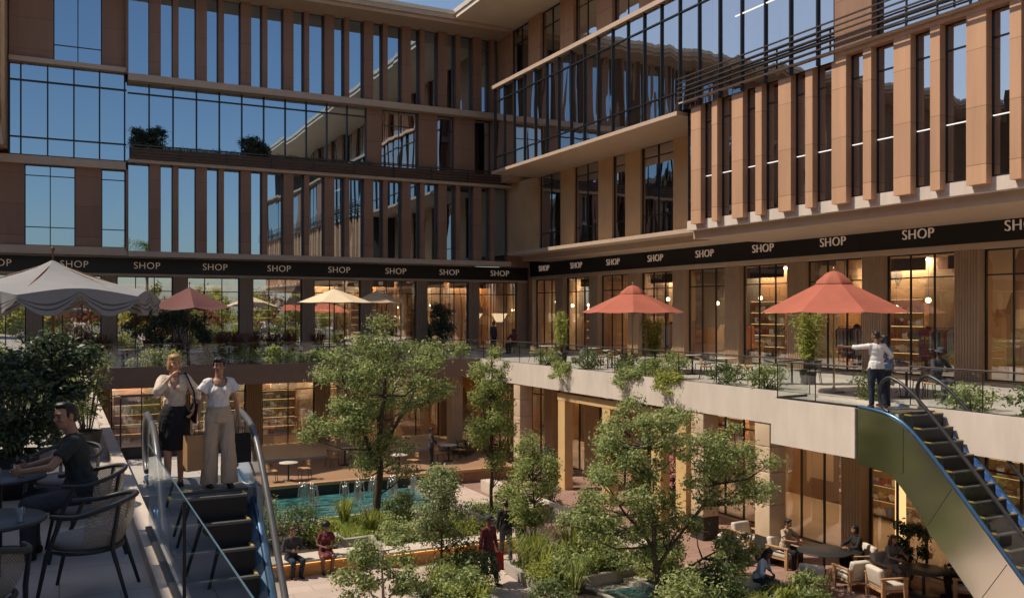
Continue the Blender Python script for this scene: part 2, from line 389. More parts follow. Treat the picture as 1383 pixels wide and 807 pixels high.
# slab edges, ledges
tr = MB()
tr.box(3.15, 25.0, 49.72, 51.0, 5.18, 5.46); tr.box(-45, 3.14, 50.05, 51.0, 5.22, 5.62)
tr.box(3.15, 25.2, 49.75, 51.0, 14.18, 14.54); tr.box(-2.2, 3.14, 50.05, 51.0, 14.62, 14.86)
tr.box(3.15, 25.2, 49.80, 51.0, 10.0, 10.16); tr.box(-45, 3.14, 50.0, 51.0, 9.62, 10.02)
tr.build('ledge', M['trim'], NB)
for z0, z1 in ((14.54, 19.12), (5.46, 10.0)):
    for k in range(10):
        for c, w, dp in ((4.45+2.3*k, .55, .34), (5.46+2.3*k, .28, .34)):
            if c > 24.6: continue
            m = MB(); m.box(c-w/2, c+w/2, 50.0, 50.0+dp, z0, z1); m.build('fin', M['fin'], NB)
            nx = c+w/2; w2 = .28 if w > .3 else .55
            nn = (5.46+2.3*k if w > .3 else 4.45+2.3*(k+1)) - w2/2
            window_y(NB, nx-.05, nn+.05, 50.36, z0, z1, M['g_up'], fw=.03)
    window_y(NB, 3.16, 4.2, 50.36, z0, z1, M['g_up'], fw=.03)
# end blade between the projecting bay and the flat wall on its left
m = MB(); m.box(3.05, 3.15, 50.0, 51.0, 5.46, 10.0); m.box(3.05, 3.15, 50.0, 51.0, 14.54, 19.12); m.build('fin', M['fin'], NB)
# flat part on the left: pairs of windows with brown piers
def pier_y(x0, x1, y, z0, z1): m = MB(); m.box(x0, x1, y, 51.0, z0, z1); m.build('pier', M['fin'], NB)
for x0, x1, z0, z1 in ((-1.53,-.26,14.86,19.1),(1.95,3.05,14.86,19.1),(-2.2,-1.53,5.62,9.62),(-14,-2.2,5.62,9.62),(.73,1.92,5.62,9.62)): pier_y(x0, x1, 50.3, z0, z1)
window_y(NB, -2.2, -1.53, 50.45, 14.86, 19.1, M['g_up'], 1, (15.9,))
window_y(NB, -.26, 1.95, 50.45, 14.86, 19.1, M['g_up'], 2, (15.7,))
window_y(NB, -1.53, .73, 50.45, 5.62, 9.62, M['g_up'], 2, (6.55, 9.1))
window_y(NB, 1.92, 3.05, 50.45, 5.62, 9.62, M['g_up'], 1, (6.55, 9.1))
# long glass strip
cw = MB(); J = lambda: 50.42+random.uniform(-.005,.005)
xs = [-2.2]+[-1.69+1.176*i for i in range(15)]+[15.9]
for a, b in zip(xs[:-1], xs[1:]):
    za, zb = (10.02, 14.62) if b < 3.4 else (10.16, 14.18); cw.quad((a,J(),za),(b,J(),za),(b,J(),zb),(a,J(),zb))
cwo = cw.build('curtain_wall', M['g_up'], NB, False)
m = MB(); x = -1.69
m.box(-2.25, -2.15, 50.33, 50.5, 10.02, 14.6)
while x < 16:
    m.box(x-.035, x+.035, 50.33, 50.5, 10.02 if x < 3.1 else 10.2, 14.6 if x < 3.1 else 14.18); x += 1.176
m.box(-2.2, 3.1, 50.35, 50.47, 13.72, 13.80); m.box(-2.2, 3.1, 50.35, 50.47, 10.93, 11.0); m.box(-2.2, 3.1, 50.35, 50.47, 10.02, 10.12)
m.box(3.16, 15.9, 50.35, 50.47, 13.62, 13.69)
m.build('mullion', M['frame'], cwo)
# dark recessed windows and piers right of the strip
for a, b in ((15.9,16.8),(19.1,20.3),(21.4,22.75),(23.9,24.4)): pier_y(a, b, 50.2, 10.16, 14.18)
for a, b in ((16.8,19.1),(20.3,21.4),(22.75,23.9)): window_y(NB, a, b, 50.5, 10.16, 14.18, M['g_upr'], 2 if b-a > 2 else 1, (13.3, 11.1))
# planter balcony: slatted front along the strip
m = MB()
for i in range(5): m.box(3.3, 24.6, 49.70, 49.76, 10.20+i*.16, 10.27+i*.16)
x = 3.3
while x < 24.7: m.box(x-.03, x+.03, 49.77, 49.83, 10.16, 10.95); x += 2.35
m.build('balcony_slats', M['frame2'], NB)
m = MB(); m.box(3.3, 24.5, 49.9, 50.25, 10.17, 10.8); m.build('planter_box', M['fin'], NB)
# corner pilaster at the left edge
m = MB(); fluted(m, -4.6, -2.25, 48.6, 51, 10.3, 19.1, 'y', 9, .06); m.build('pilaster', M['tan'], NB)
m = MB(); m.prism([(-4.2,10.1),(-2.3,10.1),(-2.62,12.4),(-4.2,13.2)], 'y', 47.8, 48.55); m.build('buttress', M['trim'], NB)
# roof
m = MB(); m.box(-45, 24.3, 48.0, 65, 19.3, 19.72); m.box(-45, 24.3, 48.25, 51, 19.12, 19.3); rf = m.build('roof', M['trim'], NB)
m = MB(); m.box(-45, 24.3, 47.93, 48.0, 19.56, 19.78); m.build('drip_edge', M['soffit'], rf)
# shop storey
m = MB(); m.box(-45, 26.95, 51.22, 51.5, 4.36, 5.17); m.build('sign_band', M['sign'], NB)
m = MB(); m.box(-45, 26.95, 51.28, 51.6, 4.22, 4.36); m.build('lintel', M['trim'], NB)
NSH = [-1.5, 1.96, 5.47, 8.95, 12.43, 15.9, 19.4, 22.88, 26.31]
for i, x in enumerate(NSH):
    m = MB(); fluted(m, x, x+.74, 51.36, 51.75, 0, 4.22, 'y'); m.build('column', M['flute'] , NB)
    if i+1 < len(NSH): window_y(NB, x+.74, NSH[i+1], 51.6, .05, 4.22, M['g_shopl'], 3, (3.45,), name='shopfront')
window_y(NB, -4.2, -1.5, 51.6, .05, 4.22, M['g_shopl'], 3, (3.45,), name='shopfront')
window_y(NB, -8, -4.9, 51.6, .05, 4.22, M['g_shopl'], 3, (3.45,), name='shopfront')
m = MB(); m.box(-45, 33, 56.5, 56.7, -.01, 4.4); m.box(-45, 33, 51.78, 56.5, 4.4, 4.5); 
for i in range(0, 9, 2): m.box(NSH[i]+.3, NSH[i]+.42, 51.8, 56.5, 0, 4.4)
m.build('shop_wall', M['int_warm'], NB)
m = MB(); m.box(-45, 33, 51.42, 56.5, -.05, .02); m.build('shop_floor', M['int_floor'], NB)
for i, x in enumerate(NSH[:-1]):
    MB().box(x+.8, x+3.3, 56.0, 56.35, 4.3, 4.36).build('cove_lamp', M['cove'] if i > 3 else M['covedim'], NB); MB().box(x+.5, x+3.6, 55.74, 55.79, 3.95, 4.4).build('valance', M['int_dark'], NB)
# ground floor under the north terrace
m = MB(); m.box(-4, 34, 50.5, 50.7, GZ, -.8); m.box(-4,-3.8,46.3,50.5,GZ+.5,-.8); m.build('shop_wall', M['int_warm'], NB)
for i in range(8):
    x = -2.1+3.47*i
    m = MB(); fluted(m, x, x+.8, 45.9, 46.3, GZ+.5, -.8, 'y'); m.build('column', M['flute'], NB)
    if i < 6: window_y(NB, x+.8, x+3.47, 46.15, GZ+.55, -.85, M['g_shop'], 2, (-1.6,), name='shopfront')
    if i < 6:
        MB().box(x+.5, x+3.3, 50.1, 50.4, -.92, -.86).build('cove_lamp', M['cove'], NB); MB().box(x, x+3.47, 49.72, 49.77, -1.3, -.8).build('valance', M['int_dark'], NB)
for x in (-.4, 5.75, 11.6, 17.2):
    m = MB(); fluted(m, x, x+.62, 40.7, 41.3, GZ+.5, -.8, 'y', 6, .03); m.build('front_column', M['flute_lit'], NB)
m = MB(); m.box(.3, 18.38, 39.86, 39.9, -.8, .06); m.build('fascia', M['fascia_brown'], NB)

# ------------------------------------------------------------------ east building (sunlit tan facade, right half of the view)
EB = thing('office_building', 'tan building with tall fins and an overhanging glass storey on the right of the courtyard', 'building', (27, 20, 0))
m = MB(); m.box(27.6, 40, -12, 49.0, 5.95, 19.3); m.box(22.95, 27.6, -12, 29.1, 5.75, 10.5); m.box(25.28, 27.6, 29.1, 48.9, 5.95, 10.3)
m.box(22.9, 27.6, -12, 46.3, 10.36, 15.1); m.box(24.75, 27.6, -12, 48.6, 15.25, 19.3)
m.build('wall', M['int_dark'], EB)
# ledge over the signs, soffit under the fins
m = MB(); m.box(25.0, 27.6, 29.15, 48.2, 5.42, 5.72); m.box(24.0, 27.6, 29.15, 48.2, 5.72, 5.9); m.box(25.9, 27.6, 29.15, 49.4, 5.60, 5.95)
m.box(22.92, 27.6, -12, 29.15, 5.28, 5.60); m.build('ledge', M['trim'], EB)
m = MB(); m.box(22.60, 22.64, -12, 29.15, 5.60, 5.98); m.box(22.64, 23.0, -12, 29.15, 5.60, 5.72); m.build('sill_fascia', M['fascia'], EB)
# tall fins
k = 0; ys = []
while 28.3-2.42*k > -8:
    ys += [(28.3-2.42*k, .60), (27.17-2.42*k, .32)]; k += 1
for yc, w in ys:
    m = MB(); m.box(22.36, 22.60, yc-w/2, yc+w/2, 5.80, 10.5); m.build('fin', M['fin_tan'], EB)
edges = [(29.1, 28.6)] + [(ys[i][0]-ys[i][1]/2, ys[i+1][0]+ys[i+1][1]/2) for i in range(len(ys)-1)]
for a, b in edges: window_x(EB, 22.645, b-.02, a+.02, 6.0, 10.5, M['g_upr'], 2 if a-b > .9 else 1, (9.75,), fw=.03)
m = MB(); m.box(22.34, 22.9, -12, 29.15, 10.5, 10.66); m.build('head_beam', M['fin_tan'], EB)
m = MB(); m.box(22.625, 22.635, -8, 28.6, 7.63, 7.655); m.build('interior_lamp', M['striplight'], EB)
# recessed tan wall under the glass storey
wy = [(46.3,43.75),(42.3,39.8),(38.5,37.3),(36.0,33.4),(32.2,29.9)]
top = 48.9
def xpier(x0, x1, y0, y1, z0, z1, mt): MB().box(x0, x1, y0, y1, z0, z1).build('facade_pier', mt, EB)
for a, b in wy: xpier(25.1, 25.3, a, top, 5.95, 10.3, M['tan']); top = b
xpier(25.1, 25.3, 29.15, top, 5.95, 10.3, M['tan']); xpier(25.1, 27.6, 48.9, 51.0, 5.95, 10.3, M['tan'])
xpier(24.35, 27.6, 48.7, 51.5, 10.3, 19.3, M['fin_tan']); MB().box(25.3, 33, 51.0, 52, 5.2, 19.3).build('end_wall', M['fin'], EB)
MB().box(26.95, 27.6, 51.0, 51.6, 0, 6).build('corner_pier', M['fin'], EB)
for a, b in wy: window_x(EB, 25.24, b, a, 5.95, 10.3, M['g_upr'], 2 if a-b > 1.6 else 1, (9.7, 6.9))
# projecting glass storey
cw = MB(); J = lambda: 22.3+random.uniform(-.005,.005)
for i in range(21):
    a = 46.4-1.2*i; cw.quad((J(),a,10.40),(J(),a-1.2,10.40),(J(),a-1.2,15.05),(J(),a,15.05))
cw.quad((22.3,46.4,10.40),(25,46.4,10.40),(25,46.4,15.05),(22.3,46.4,15.05))
cwo = cw.build('curtain_wall', M['g_upr'], EB, False)
m = MB(); y = 46.35
while y > 21.1: m.box(22.22, 22.38, y-.03, y+.03, 10.40, 15.05); y -= 1.225
m.box(22.24, 22.36, 21.2, 46.4, 14.30, 14.36); m.box(22.24, 22.36, 21.2, 46.4, 11.15, 11.2)
m.build('mullion', M['frame'], cwo)
m = MB(); m.box(22.12, 25.2, 29.2, 46.5, 10.22, 10.38); m.box(22.1, 25.3, -12, 46.5, 15.05, 15.25); m.box(22.2, 22.9, -12, 29.2, 10.66, 10.72); m.build('bay_edge', M['trim'], EB)
for y0, y1 in ((19.7,21.18),(13.5,15.5),(6,8)): MB().box(22.32, 22.9, y0, y1, 10.72, 15.05).build('pier', M['fin'], EB)
for a, b in ((19.7,15.5),(13.5,8),(6,-10)): window_x(EB, 22.6, b, a, 10.72, 15.05, M['g_upr'], 4, (11.2,))
m = MB(); m.box(22.275, 22.285, 21.4, 25.9, 13.2, 13.24); m.build('interior_lamp', M['striplight'], EB)
m = MB()
for i in range(5): m.box(21.98, 22.04, -12, 29.0, 10.80+i*.19, 10.842+i*.19)
y = 28.9
while y > -12: m.box(22.05, 22.1, y-.02, y+.02, 10.72, 11.62); y -= 2.45
m.build('balcony_slats', M['frame2'], EB)
# top storey
wy = [(48.5-3.72*i*1.0, 46.2-3.72*i) for i in range(12)]
top = 48.7
for a, b in wy: xpier(24.35, 24.75, a, top, 15.25, 19.3, M['fin_tan']); top = b
for a, b in wy: window_x(EB, 24.55, b, a, 15.25, 19.3, M['g_upr'], 2, (18.4,))
m = MB(); m.box(20.5, 40, -12, 49.2, 19.34, 19.6); rf = m.build('roof', M['soffit'], EB)
m = MB(); m.box(20.42, 40, -12, 49.3, 19.6, 19.86); m.build('drip_edge', M['fascia'], rf)
# shop storey
m = MB(); m.box(27.0, 27.4, -12, 51.3, 4.60, 5.56); m.build('sign_band', M['sign'], EB)
m = MB(); m.box(27.06, 27.5, -12, 51.3, 4.40, 4.60); m.build('lintel', M['trim'], EB)
ESH = [51.85 - 3.92*i for i in range(13)]
for i, y in enumerate(ESH):
    m = MB(); fluted(m, 27.12, 27.6, y-.95, y, 0, 4.40, 'x', 9); m.build('column', M['flute_lit'] if i == 0 else M['flute'], EB)
    if i+1 < len(ESH): window_x(EB, 27.45, ESH[i+1], y-.95, .05, 4.40, M['g_shop'], 3, (3.55,), name='shopfront')
m = MB(); m.box(31.4, 31.6, -12, 51, 0, 4.6); m.box(27.65, 31.4, -12, 51, 4.5, 4.6)
for i in range(0, 12, 2): m.box(27.7, 31.4, ESH[i]-.55, ESH[i]-.42, 0, 4.5)
m.build('shop_wall', M['int_warm'], EB)
m = MB(); m.box(27.5, 31.4, -12, 51, -.05, .02); m.build('shop_floor', M['int_floor'], EB)
for i, y in enumerate(ESH[:-1]):
    MB().box(31.0, 31.3, y-3.7, y-1.1, 4.40, 4.46).build('cove_lamp', M['cove'], EB); MB().box(30.74, 30.79, y-3.85, y-.95, 4.0, 4.5).build('valance', M['int_dark'], EB)
# ground floor: portal, fluted columns, glazing, stone columns
m = MB()
m.box(18.55, 18.95, 24.0, 32.6, -1.32, -1.02)
for y in (32.0, 28.6, 25.4, 24.0): m.box(18.56, 18.94, y, y+.55, GZ, -1.32)
m.build('portal_frame', M['gold'], EB)
GSH = [45.6-3.7*i for i in range(13)]
for i, y in enumerate(GSH):
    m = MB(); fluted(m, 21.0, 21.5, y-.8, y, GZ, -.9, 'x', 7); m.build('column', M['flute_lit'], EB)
    if i+1 < len(GSH): window_x(EB, 21.35, GSH[i+1], y-.8, GZ+.06, -.95, M['g_shop'], 3, (-1.75,), name='shopfront')
    if i+1 < len(GSH):
        MB().box(26.1, 26.4, y-3.5, y-.9, -1.0, -.95).build('cove_lamp', M['cove'], EB); MB().box(25.74, 25.79, y-3.7, y, -1.4, -.91).build('valance', M['int_dark'], EB)
m = MB(); m.box(26.5, 26.7, -2, 50.4, GZ, -.9); m.box(21.6,26.5, 12.0, 12.15, GZ, -.9); m.build('shop_wall', M['int_warm'], EB)
m = MB(); m.box(21.4, 26.5, -2, 39, GZ-.05, GZ+.02); m.build('shop_floor', M['int_floor'], EB)
for x, y in ((18.7,20.2),(18.7,23.2),(18.7,36.0)):
    c = MB(); z = GZ+.75
    for i in range(4):
        zt = [GZ+.75, GZ+1.7, GZ+2.65, GZ+3.4, -.91][i+1]
        c.cbox((x, y, (z+zt)/2), (.62, .62, zt-z-.012), bev=.02); z = zt
    co = c.build('stone_column', M['warmstone'], EB)
    b = MB(); b.box(x-.315, x+.315, y-.315, y+.315, GZ, GZ+.74); b.build('plinth', M['darkstone'], co)
m = MB(); m.box(18.36, 18.4, -12, 39.9, -.9, .06); m.box(17.06, 17.1, 15.56, 18.4, -1.2, .02); m.box(17.1,18.36,18.4,18.44,-1.2,.02); m.build('fascia', M['fascia'], EB)
# pink arch artwork behind the portal, given a glow of its own
m = MB(); pts = [(28.8,GZ+.02)] 
cy, r_ = 30.2, .95
pts = [(cy-r_, GZ+.02)] + [(cy-r_*math.cos(t*math.pi/10), GZ+2.2+r_*math.sin(t*math.pi/10)) for t in range(11)] + [(cy+r_, GZ+.02)]
m.prism(pts, 'x', 21.9, 22.0); m.build('arch_display', M['pinkglow'], EB)

# west wing, left of the viewer: seen only in the mirror of the glass opposite
WB = thing('office_building', 'brown finned building on the west side of the courtyard, seen mirrored in the glass', 'building', (-24, 0, 0))
m = MB(); m.box(-40, -24.4, -45, 47, GZ, 20.5); m.build('wall', M['int_dark'], WB)
for z0, z1 in ((5.6,10.3),(10.9,15.9),(16.4,20.5)):
    for k in range(28):
        m = MB(); y = -42+3.2*k; m.box(-24.4, -24.0, y, y+.8, z0, z1); m.build('fin', M['fin_tan'], WB)
m = MB(); m.box(-24.5, -23.6, -45, 36, 4.2, 5.6); m.box(-24.5,-23.6,-45,36,10.3,10.9); m.box(-24.5,-23.6,-45,36,15.9,16.4); m.box(-25,-22.4,-45,36,20.5,21.2); m.build('ledge', M['trim'], WB)

# ------------------------------------------------------------------ SHOP signs
def sign(loc, rot, size, label, grp):
    cu = bpy.data.curves.new('t', 'FONT'); cu.body = 'SHOP'; cu.size = size; cu.extrude = .025; cu.offset = -.006; cu.align_x = 'CENTER'; cu.space_character = 1.08
    cu.resolution_u = 6
    t = bpy.data.objects.new('t', cu); col.objects.link(t)
    dg = bpy.context.evaluated_depsgraph_get()
    me = bpy.data.meshes.new_from_object(t.evaluated_get(dg)); bpy.data.objects.remove(t)
    me.materials.clear(); me.materials.append(M['letters'])
    o = bpy.data.objects.new('shop_sign', me); col.objects.link(o); o.location = loc; o.rotation_euler = rot
    tag(o, label, 'sign', grp)
for i in range(11):
    x = 24.94-3.465*i
    sign((x, 51.19, 4.62), (R(90),0,0), .50, 'SHOP letters on the shaded far building, %s from the inner corner' % ORD[i], 'SHOP signs on the far building')
for i in range(12):
    y = 49.09-3.9*i
    sign((26.97, y, 4.90), (R(90),0,R(-90)), .50, 'SHOP letters above the right terrace, %s from the inner corner' % ORD[i], 'SHOP signs on the right building')

# slab and wall added out of view, above and left, to shade the armchairs
m = MB(); m.box(-12, -8.2, 8, 17, 0, 9.0); m.build('wall', M['fin'], WB)
m = MB(); m.box(-12, -4.9, 6.5, 15.8, 9.0, 9.4); m.build('unseen_shade_slab', M['fascia'], WB)

for i in range(8):
    y = 31.5-2.6*i; m = MB(); m.lathe([(.17,-.03),(.17,0)], (19.9, y, -.905), 20); o = m.build('ceiling_light', M['lamp'], EB)

# dry hills far to the west, seen only mirrored in the upper glass
m = MB(); n_ = 60; vs = []
for i in range(n_+1):
    y = -500+1000*i/n_; h = 92+18*math.sin(i*.75)+10*math.sin(i*1.7+1)+5*math.sin(i*2.9)
    vs += [(-280+20*math.sin(i*.4), y, GZ), (-330, y, GZ+h*.55), (-400, y, GZ+h)]
m.add(vs, [(3*i+k, 3*i+3+k, 3*i+4+k, 3*i+1+k) for i in range(n_) for k in (0,1)], 0, True)
struct('hills', m, pmat('dry_hillside', (.26,.17,.10), .9, .35, .03))

for i in range(9):
    x = 1.2+2.05*i; m = MB(); m.lathe([(.16,-.03),(.16,0)], (x, 42.4, -.805), 18); m.build('ceiling_light', M['lampr'], NB)
# ------------------------------------------------------------------ glass guards
def guard(label, pts, h=1.0, gm=None, base=.06, rail=True, seg=1.9, post=True, railm=None, z0=0, rr=.02):
    """a run of glass panels between floor shoe and top rail along the polyline pts (x, y)"""
    t = thing('glass_guard', label, 'railing', (pts[0][0], pts[0][1], z0))
    for (ax, ay), (bx, by) in zip(pts[:-1], pts[1:]):
        ln = math.hypot(bx-ax, by-ay); n = max(1, round(ln/seg)); ux, uy = (bx-ax)/ln, (by-ay)/ln
        sh = MB()
        px, py = -uy*.03, ux*.03
        sh.prism([(ax+px,ay+py),(bx+px,by+py),(bx-px,by-py),(ax-px,ay-py)], 'z', z0+.001, z0+base); sh.build('base_shoe', M['frame'], t)
        for i in range(n):
            a, b = ln*i/n+.015, ln*(i+1)/n-.015
            p = MB(); p.quad((ax+ux*a,ay+uy*a,z0+base),(ax+ux*b,ay+uy*b,z0+base),(ax+ux*b,ay+uy*b,z0+h),(ax+ux*a,ay+uy*a,z0+h))
            p.build('glass_panel', gm or M['g_rail'], t, False)
            if post:
                q = MB(); q.tube([(ax+ux*(a-.015),ay+uy*(a-.015),z0+base),(ax+ux*(a-.015),ay+uy*(a-.015),z0+(.30 if not rail else h-.03))], .014, 6); q.build('post', M['frame'], t)
        if rail:
            q = MB(); q.tube([(ax,ay,z0+h+rr*.6),(bx,by,z0+h+rr*.6)], rr, 8); q.build('top_rail', railm or M['frame2'], t)
    return t
guard('long glass guard along the pale edge of the right terrace', [(18.5,39.8),(18.5,18.5)], .98)
guard('glass guard boxing the landing above the right escalator', [(18.5,18.44),(17.2,18.3),(17.2,15.6)], .98, seg=1.4)
guard('glass guard on the right terrace edge behind the right escalator', [(18.55,15.2),(18.55,-6)], .98)
guard('glass guard along the brown edge of the far terrace', [(.95,40.0),(18.4,40.0)], .98)
guard('tilting reflective glass guard beside the wicker chairs in the foreground', [(.80,1.0),(.80,9.7)], .98, M['g_railb'], base=.16, seg=3.1, railm=M['edge'], rr=.006)
guard('clear glass guard behind the two women at the far end of their landing', [(.86,15.36),(2.4,15.36)], .98, base=.18)
m = MB(); m.box(.70, .87, -6, 39.8, .002, .13); tag(m.build('parapet_kerb', M['stone']), 'pale stone kerb under the foreground glass guard', 'kerb')

# ------------------------------------------------------------------ escalators: both run down towards the viewer (-y)
SL = 1.08
def escalator(label, x0, x1, ytop, side_mat, rail_mat, skirt, newel=1.2, skirt_panel=False):
    """x0..x1 outside faces, ytop start of the slope; drops to the courtyard"""
    t = thing('escalator', label, 'escalator', (x0, ytop, GZ))
    yb = ytop - (-GZ)/SL
    def line(dz, ext=1.0, low=1.3):   # side profile offset by dz, with rounded knees
        pts = []
        for s in range(6):
            u = s/5; a = ytop+.55*(1-u)**2*1.0 - .75*u; pts.append((a, dz + (-(max(0,u))**2)*.75*SL*.9))
        ya, za = pts[-1]
        ye = ya - (GZ+.0 + dz*0 + .55 - za + dz)/(-SL)*1.0 if False else None
        return pts
    # smooth drop function
    def zf(y):
        k = .55
        u = (ytop - y)
        top = -SL*(.5*(u+math.sqrt(u*u+k*k)) - 0)   # softplus-like: 0 far above, -SL*u far below
        v = yb - y
        return top + SL*(.5*(v+math.sqrt(v*v+k*k)))
    ysamp = [ytop+1.2-.1*i for i in range(int((ytop+1.2-(yb-1.4))/.1)+1)]
    fl = 1.28
    for xa in (x0, x1-.12):
        up = [(y, zf(y)+.06) for y in ysamp]; dn = [(y, max(GZ-.05, zf(y+.0)-fl*(1+.28*min(1,max(0,(ytop+.2-y)))))) for y in ysamp]
        mb = MB()
        for i in range(len(up)-1):
            mb.prism([up[i], up[i+1], dn[i+1], dn[i]], 'x', xa, xa+.12)
        bm_ = mb.build('side_panel', side_mat, t)
        for jy in (ytop-.1, ytop-1.35, ytop-2.6, ytop-3.85):
            z_ = zf(jy); jm = MB(); xx = xa-.004 if xa == x0 else xa+.12; jm.prism([(jy-.008,z_+.02),(jy+.008,z_+.02),(jy+.62,z_-.9),(jy+.604,z_-.9)] if jy < ytop-.5 else [(jy-.008,z_+.02),(jy+.008,z_+.02),(jy+.008,z_-1.0),(jy-.008,z_-1.0)], 'x', xx, xx+.004); jm.build('panel_joint', M['frame'], t)
        weld(bm_)
        sk = MB(); sk.tube([((xa+.06), y, z+.035) for y, z in up], .05, 8, flat=.8); sk.build('skirt_rail', skirt, t)
        dk = MB(); xi, xo = (xa+.11, xa+.21) if xa == x0 else (xa+.01, xa-.09)
        for i in range(len(up)-1): dk.quad((xi,up[i][0],up[i][1]+.05),(xi,up[i+1][0],up[i+1][1]+.05),(xo,up[i+1][0],up[i+1][1]-.05),(xo,up[i][0],up[i][1]-.05))
        weld(dk.build('inner_deck', M['bluesteel'], t, False))
        if skirt_panel:
            bp_ = MB(); xb = xa+.075 if xa == x0 else xa+.045
            for i in range(len(up)-1): bp_.quad((xb,up[i][0],up[i][1]+.05),(xb,up[i+1][0],up[i+1][1]+.05),(xb,up[i+1][0],up[i+1][1]+.36),(xb,up[i][0],up[i][1]+.36))
            weld(bp_.build('balustrade_panel', M['bluesteel'], t, False))
        gl = MB()
        k0 = int(round((1.2-newel)/.1))
        for i in range(k0, len(ysamp)-1):
            (ya, za), (yc, zc) = up[i], up[i+1]
            gl.quad((xa+.06,ya,za),(xa+.06,yc,zc),(xa+.06,yc,zc+.86),(xa+.06,ya,za+.86))
        weld(gl.build('balustrade_glass', M['g_rail'], t, False))
        hp = [(xa+.06, y, z+.90) for y, z in up[k0:]]
        y0_, z0_ = up[k0]
        loop = [(xa+.06, y0_+.30*math.sin(a)*1.1, z0_+.50+.40*math.cos(a)) for a in [R(170-17*i) for i in range(10)]]
        hr = MB(); hr.tube(loop+hp, .042, 10, flat=1.0); hr.build('handrail', rail_mat, t)
    # steps
    y = ytop+.05; z = -.02; i = 0
    while z > GZ+.05:
        st = MB(); st.box(x0+.20, x1-.20, y-.26, y, z-.36, z-.03)
        so_ = st.build('step', M['step'], t)
        ns = MB(); ns.box(x0+.20, x1-.20, y-.27, y-.20, z-.032, z-.002); ns.box(x0+.2, x0+.235, y-.2, y, z-.03, z+.001, 1); ns.box(x1-.235, x1-.2, y-.2, y, z-.03, z+.001, 1)
        ns.build('nosing', [M['tread'], M['yellow']], so_)
        y -= .26; z -= .26*SL; i += 1
    cp = MB(); cp.box(x0+.14, x1-.14, ytop+.06, ytop+1.15, -.03, .008); cp.build('comb_plate', M['tread'], t)
    yl = MB()
    for k in range(3): yl.box(x0+.25, x1-.25, ytop+.12+.14*k, ytop+.15+.14*k, .0085, .012)
    yl.build('yellow_line', M['yellow'], t)
    return t
def weld(o):
    bm = bmesh.new(); bm.from_mesh(o.data); bmesh.ops.remove_doubles(bm, verts=bm.verts, dist=.0005)
    # drop the doubled inner faces left between neighbouring slices
    seen = {}
    for f in bm.faces:
        seen.setdefault(tuple(sorted(v.index for v in f.verts)), []).append(f)
    bm.verts.index_update()
    kill = [f for fs in seen.values() if len(fs) > 1 for f in fs]
    if kill: bmesh.ops.delete(bm, geom=kill, context='FACES')
    bmesh.ops.recalc_face_normals(bm, faces=bm.faces); bm.to_mesh(o.data); bm.free()
escalator('foreground escalator with blue skirts that the two women are stepping onto', 1.02, 2.36, 12.05, M['blue'], M['railgrey'], M['blue'], skirt_panel=True)
escalator('escalator with brushed steel side panel dropping from the right terrace', 17.1, 18.5, 14.3, M['steel'], M['rail'], M['blue'], .3)
# ------------------------------------------------------------------ woven armchairs and round tables in the foreground
def wicker_chair(label, loc, rz, first=[None]):
    if first[0] is not None: return dup(first[0], loc, rz, label)
    t = thing('woven_armchair', label, 'chair', (0,0,0), 'woven armchairs on the foreground terrace')
    # faces +y; ring rises at the back
    ring = []
    for i in range(25):
        a = R(-35 + 250*i/24) + math.pi       # open to the front
        ring.append((.37*math.cos(a), -.02+.36*math.sin(a), .70+.10*max(0,-math.sin(a))))
    r = MB(); r.tube(ring, .021, 10); t1 = r.build('arm_ring', M['blackm'], t)
    sf = MB(); pts = [(.28*math.cos(a)*1.02, .27*math.sin(a), .40) for a in [2*math.pi*i/28 for i in range(28)]]
    sf.tube(pts, .02, 8, closed=True); sf.build('seat_frame', M['blackm'], t)
    for sx in (-1, 1):
        l1 = MB(); l1.tube([(sx*.36,.10,.70),(sx*.31,.22,.40),(sx*.30,.30,.0)], [.017,.019,.014], 8); l1.build('leg', M['blackm'], t)
        l2 = MB(); l2.tube([(sx*.25,-.30,.78),(sx*.22,-.24,.42),(sx*.25,-.36,.0)], [.017,.019,.014], 8); l2.build('leg', M['blackm'], t)
    bk = MB(); n = 20; rows = 9; vs = []
    for j in range(rows):
        u = j/(rows-1)
        for i in range(n+1):
            a = R(8 + 164*i/n) + math.pi
            top = .70+.10*max(0,-math.sin(a)); z = .43 + (top-.44)*u
            rr = .275+.085*u + .03*math.sin(u*math.pi)
            vs.append((rr*math.cos(a), -.02*u+rr*math.sin(a)*.98, z))
    fs = [(j*(n+1)+i, j*(n+1)+i+1, (j+1)*(n+1)+i+1, (j+1)*(n+1)+i) for j in range(rows-1) for i in range(n)]
    bk.add(vs, fs, 0, True); bk.build('backrest', M['weave'], t, False)
    cu = MB(); cu.lathe([(0,.40),(.24,.40),(.27,.43),(.27,.46),(.24,.49),(0,.50)], n=24); cu.build('seat', M['dcushion'], t)
    t.location = loc; t.rotation_euler = (0,0,rz); first[0] = t
    return t
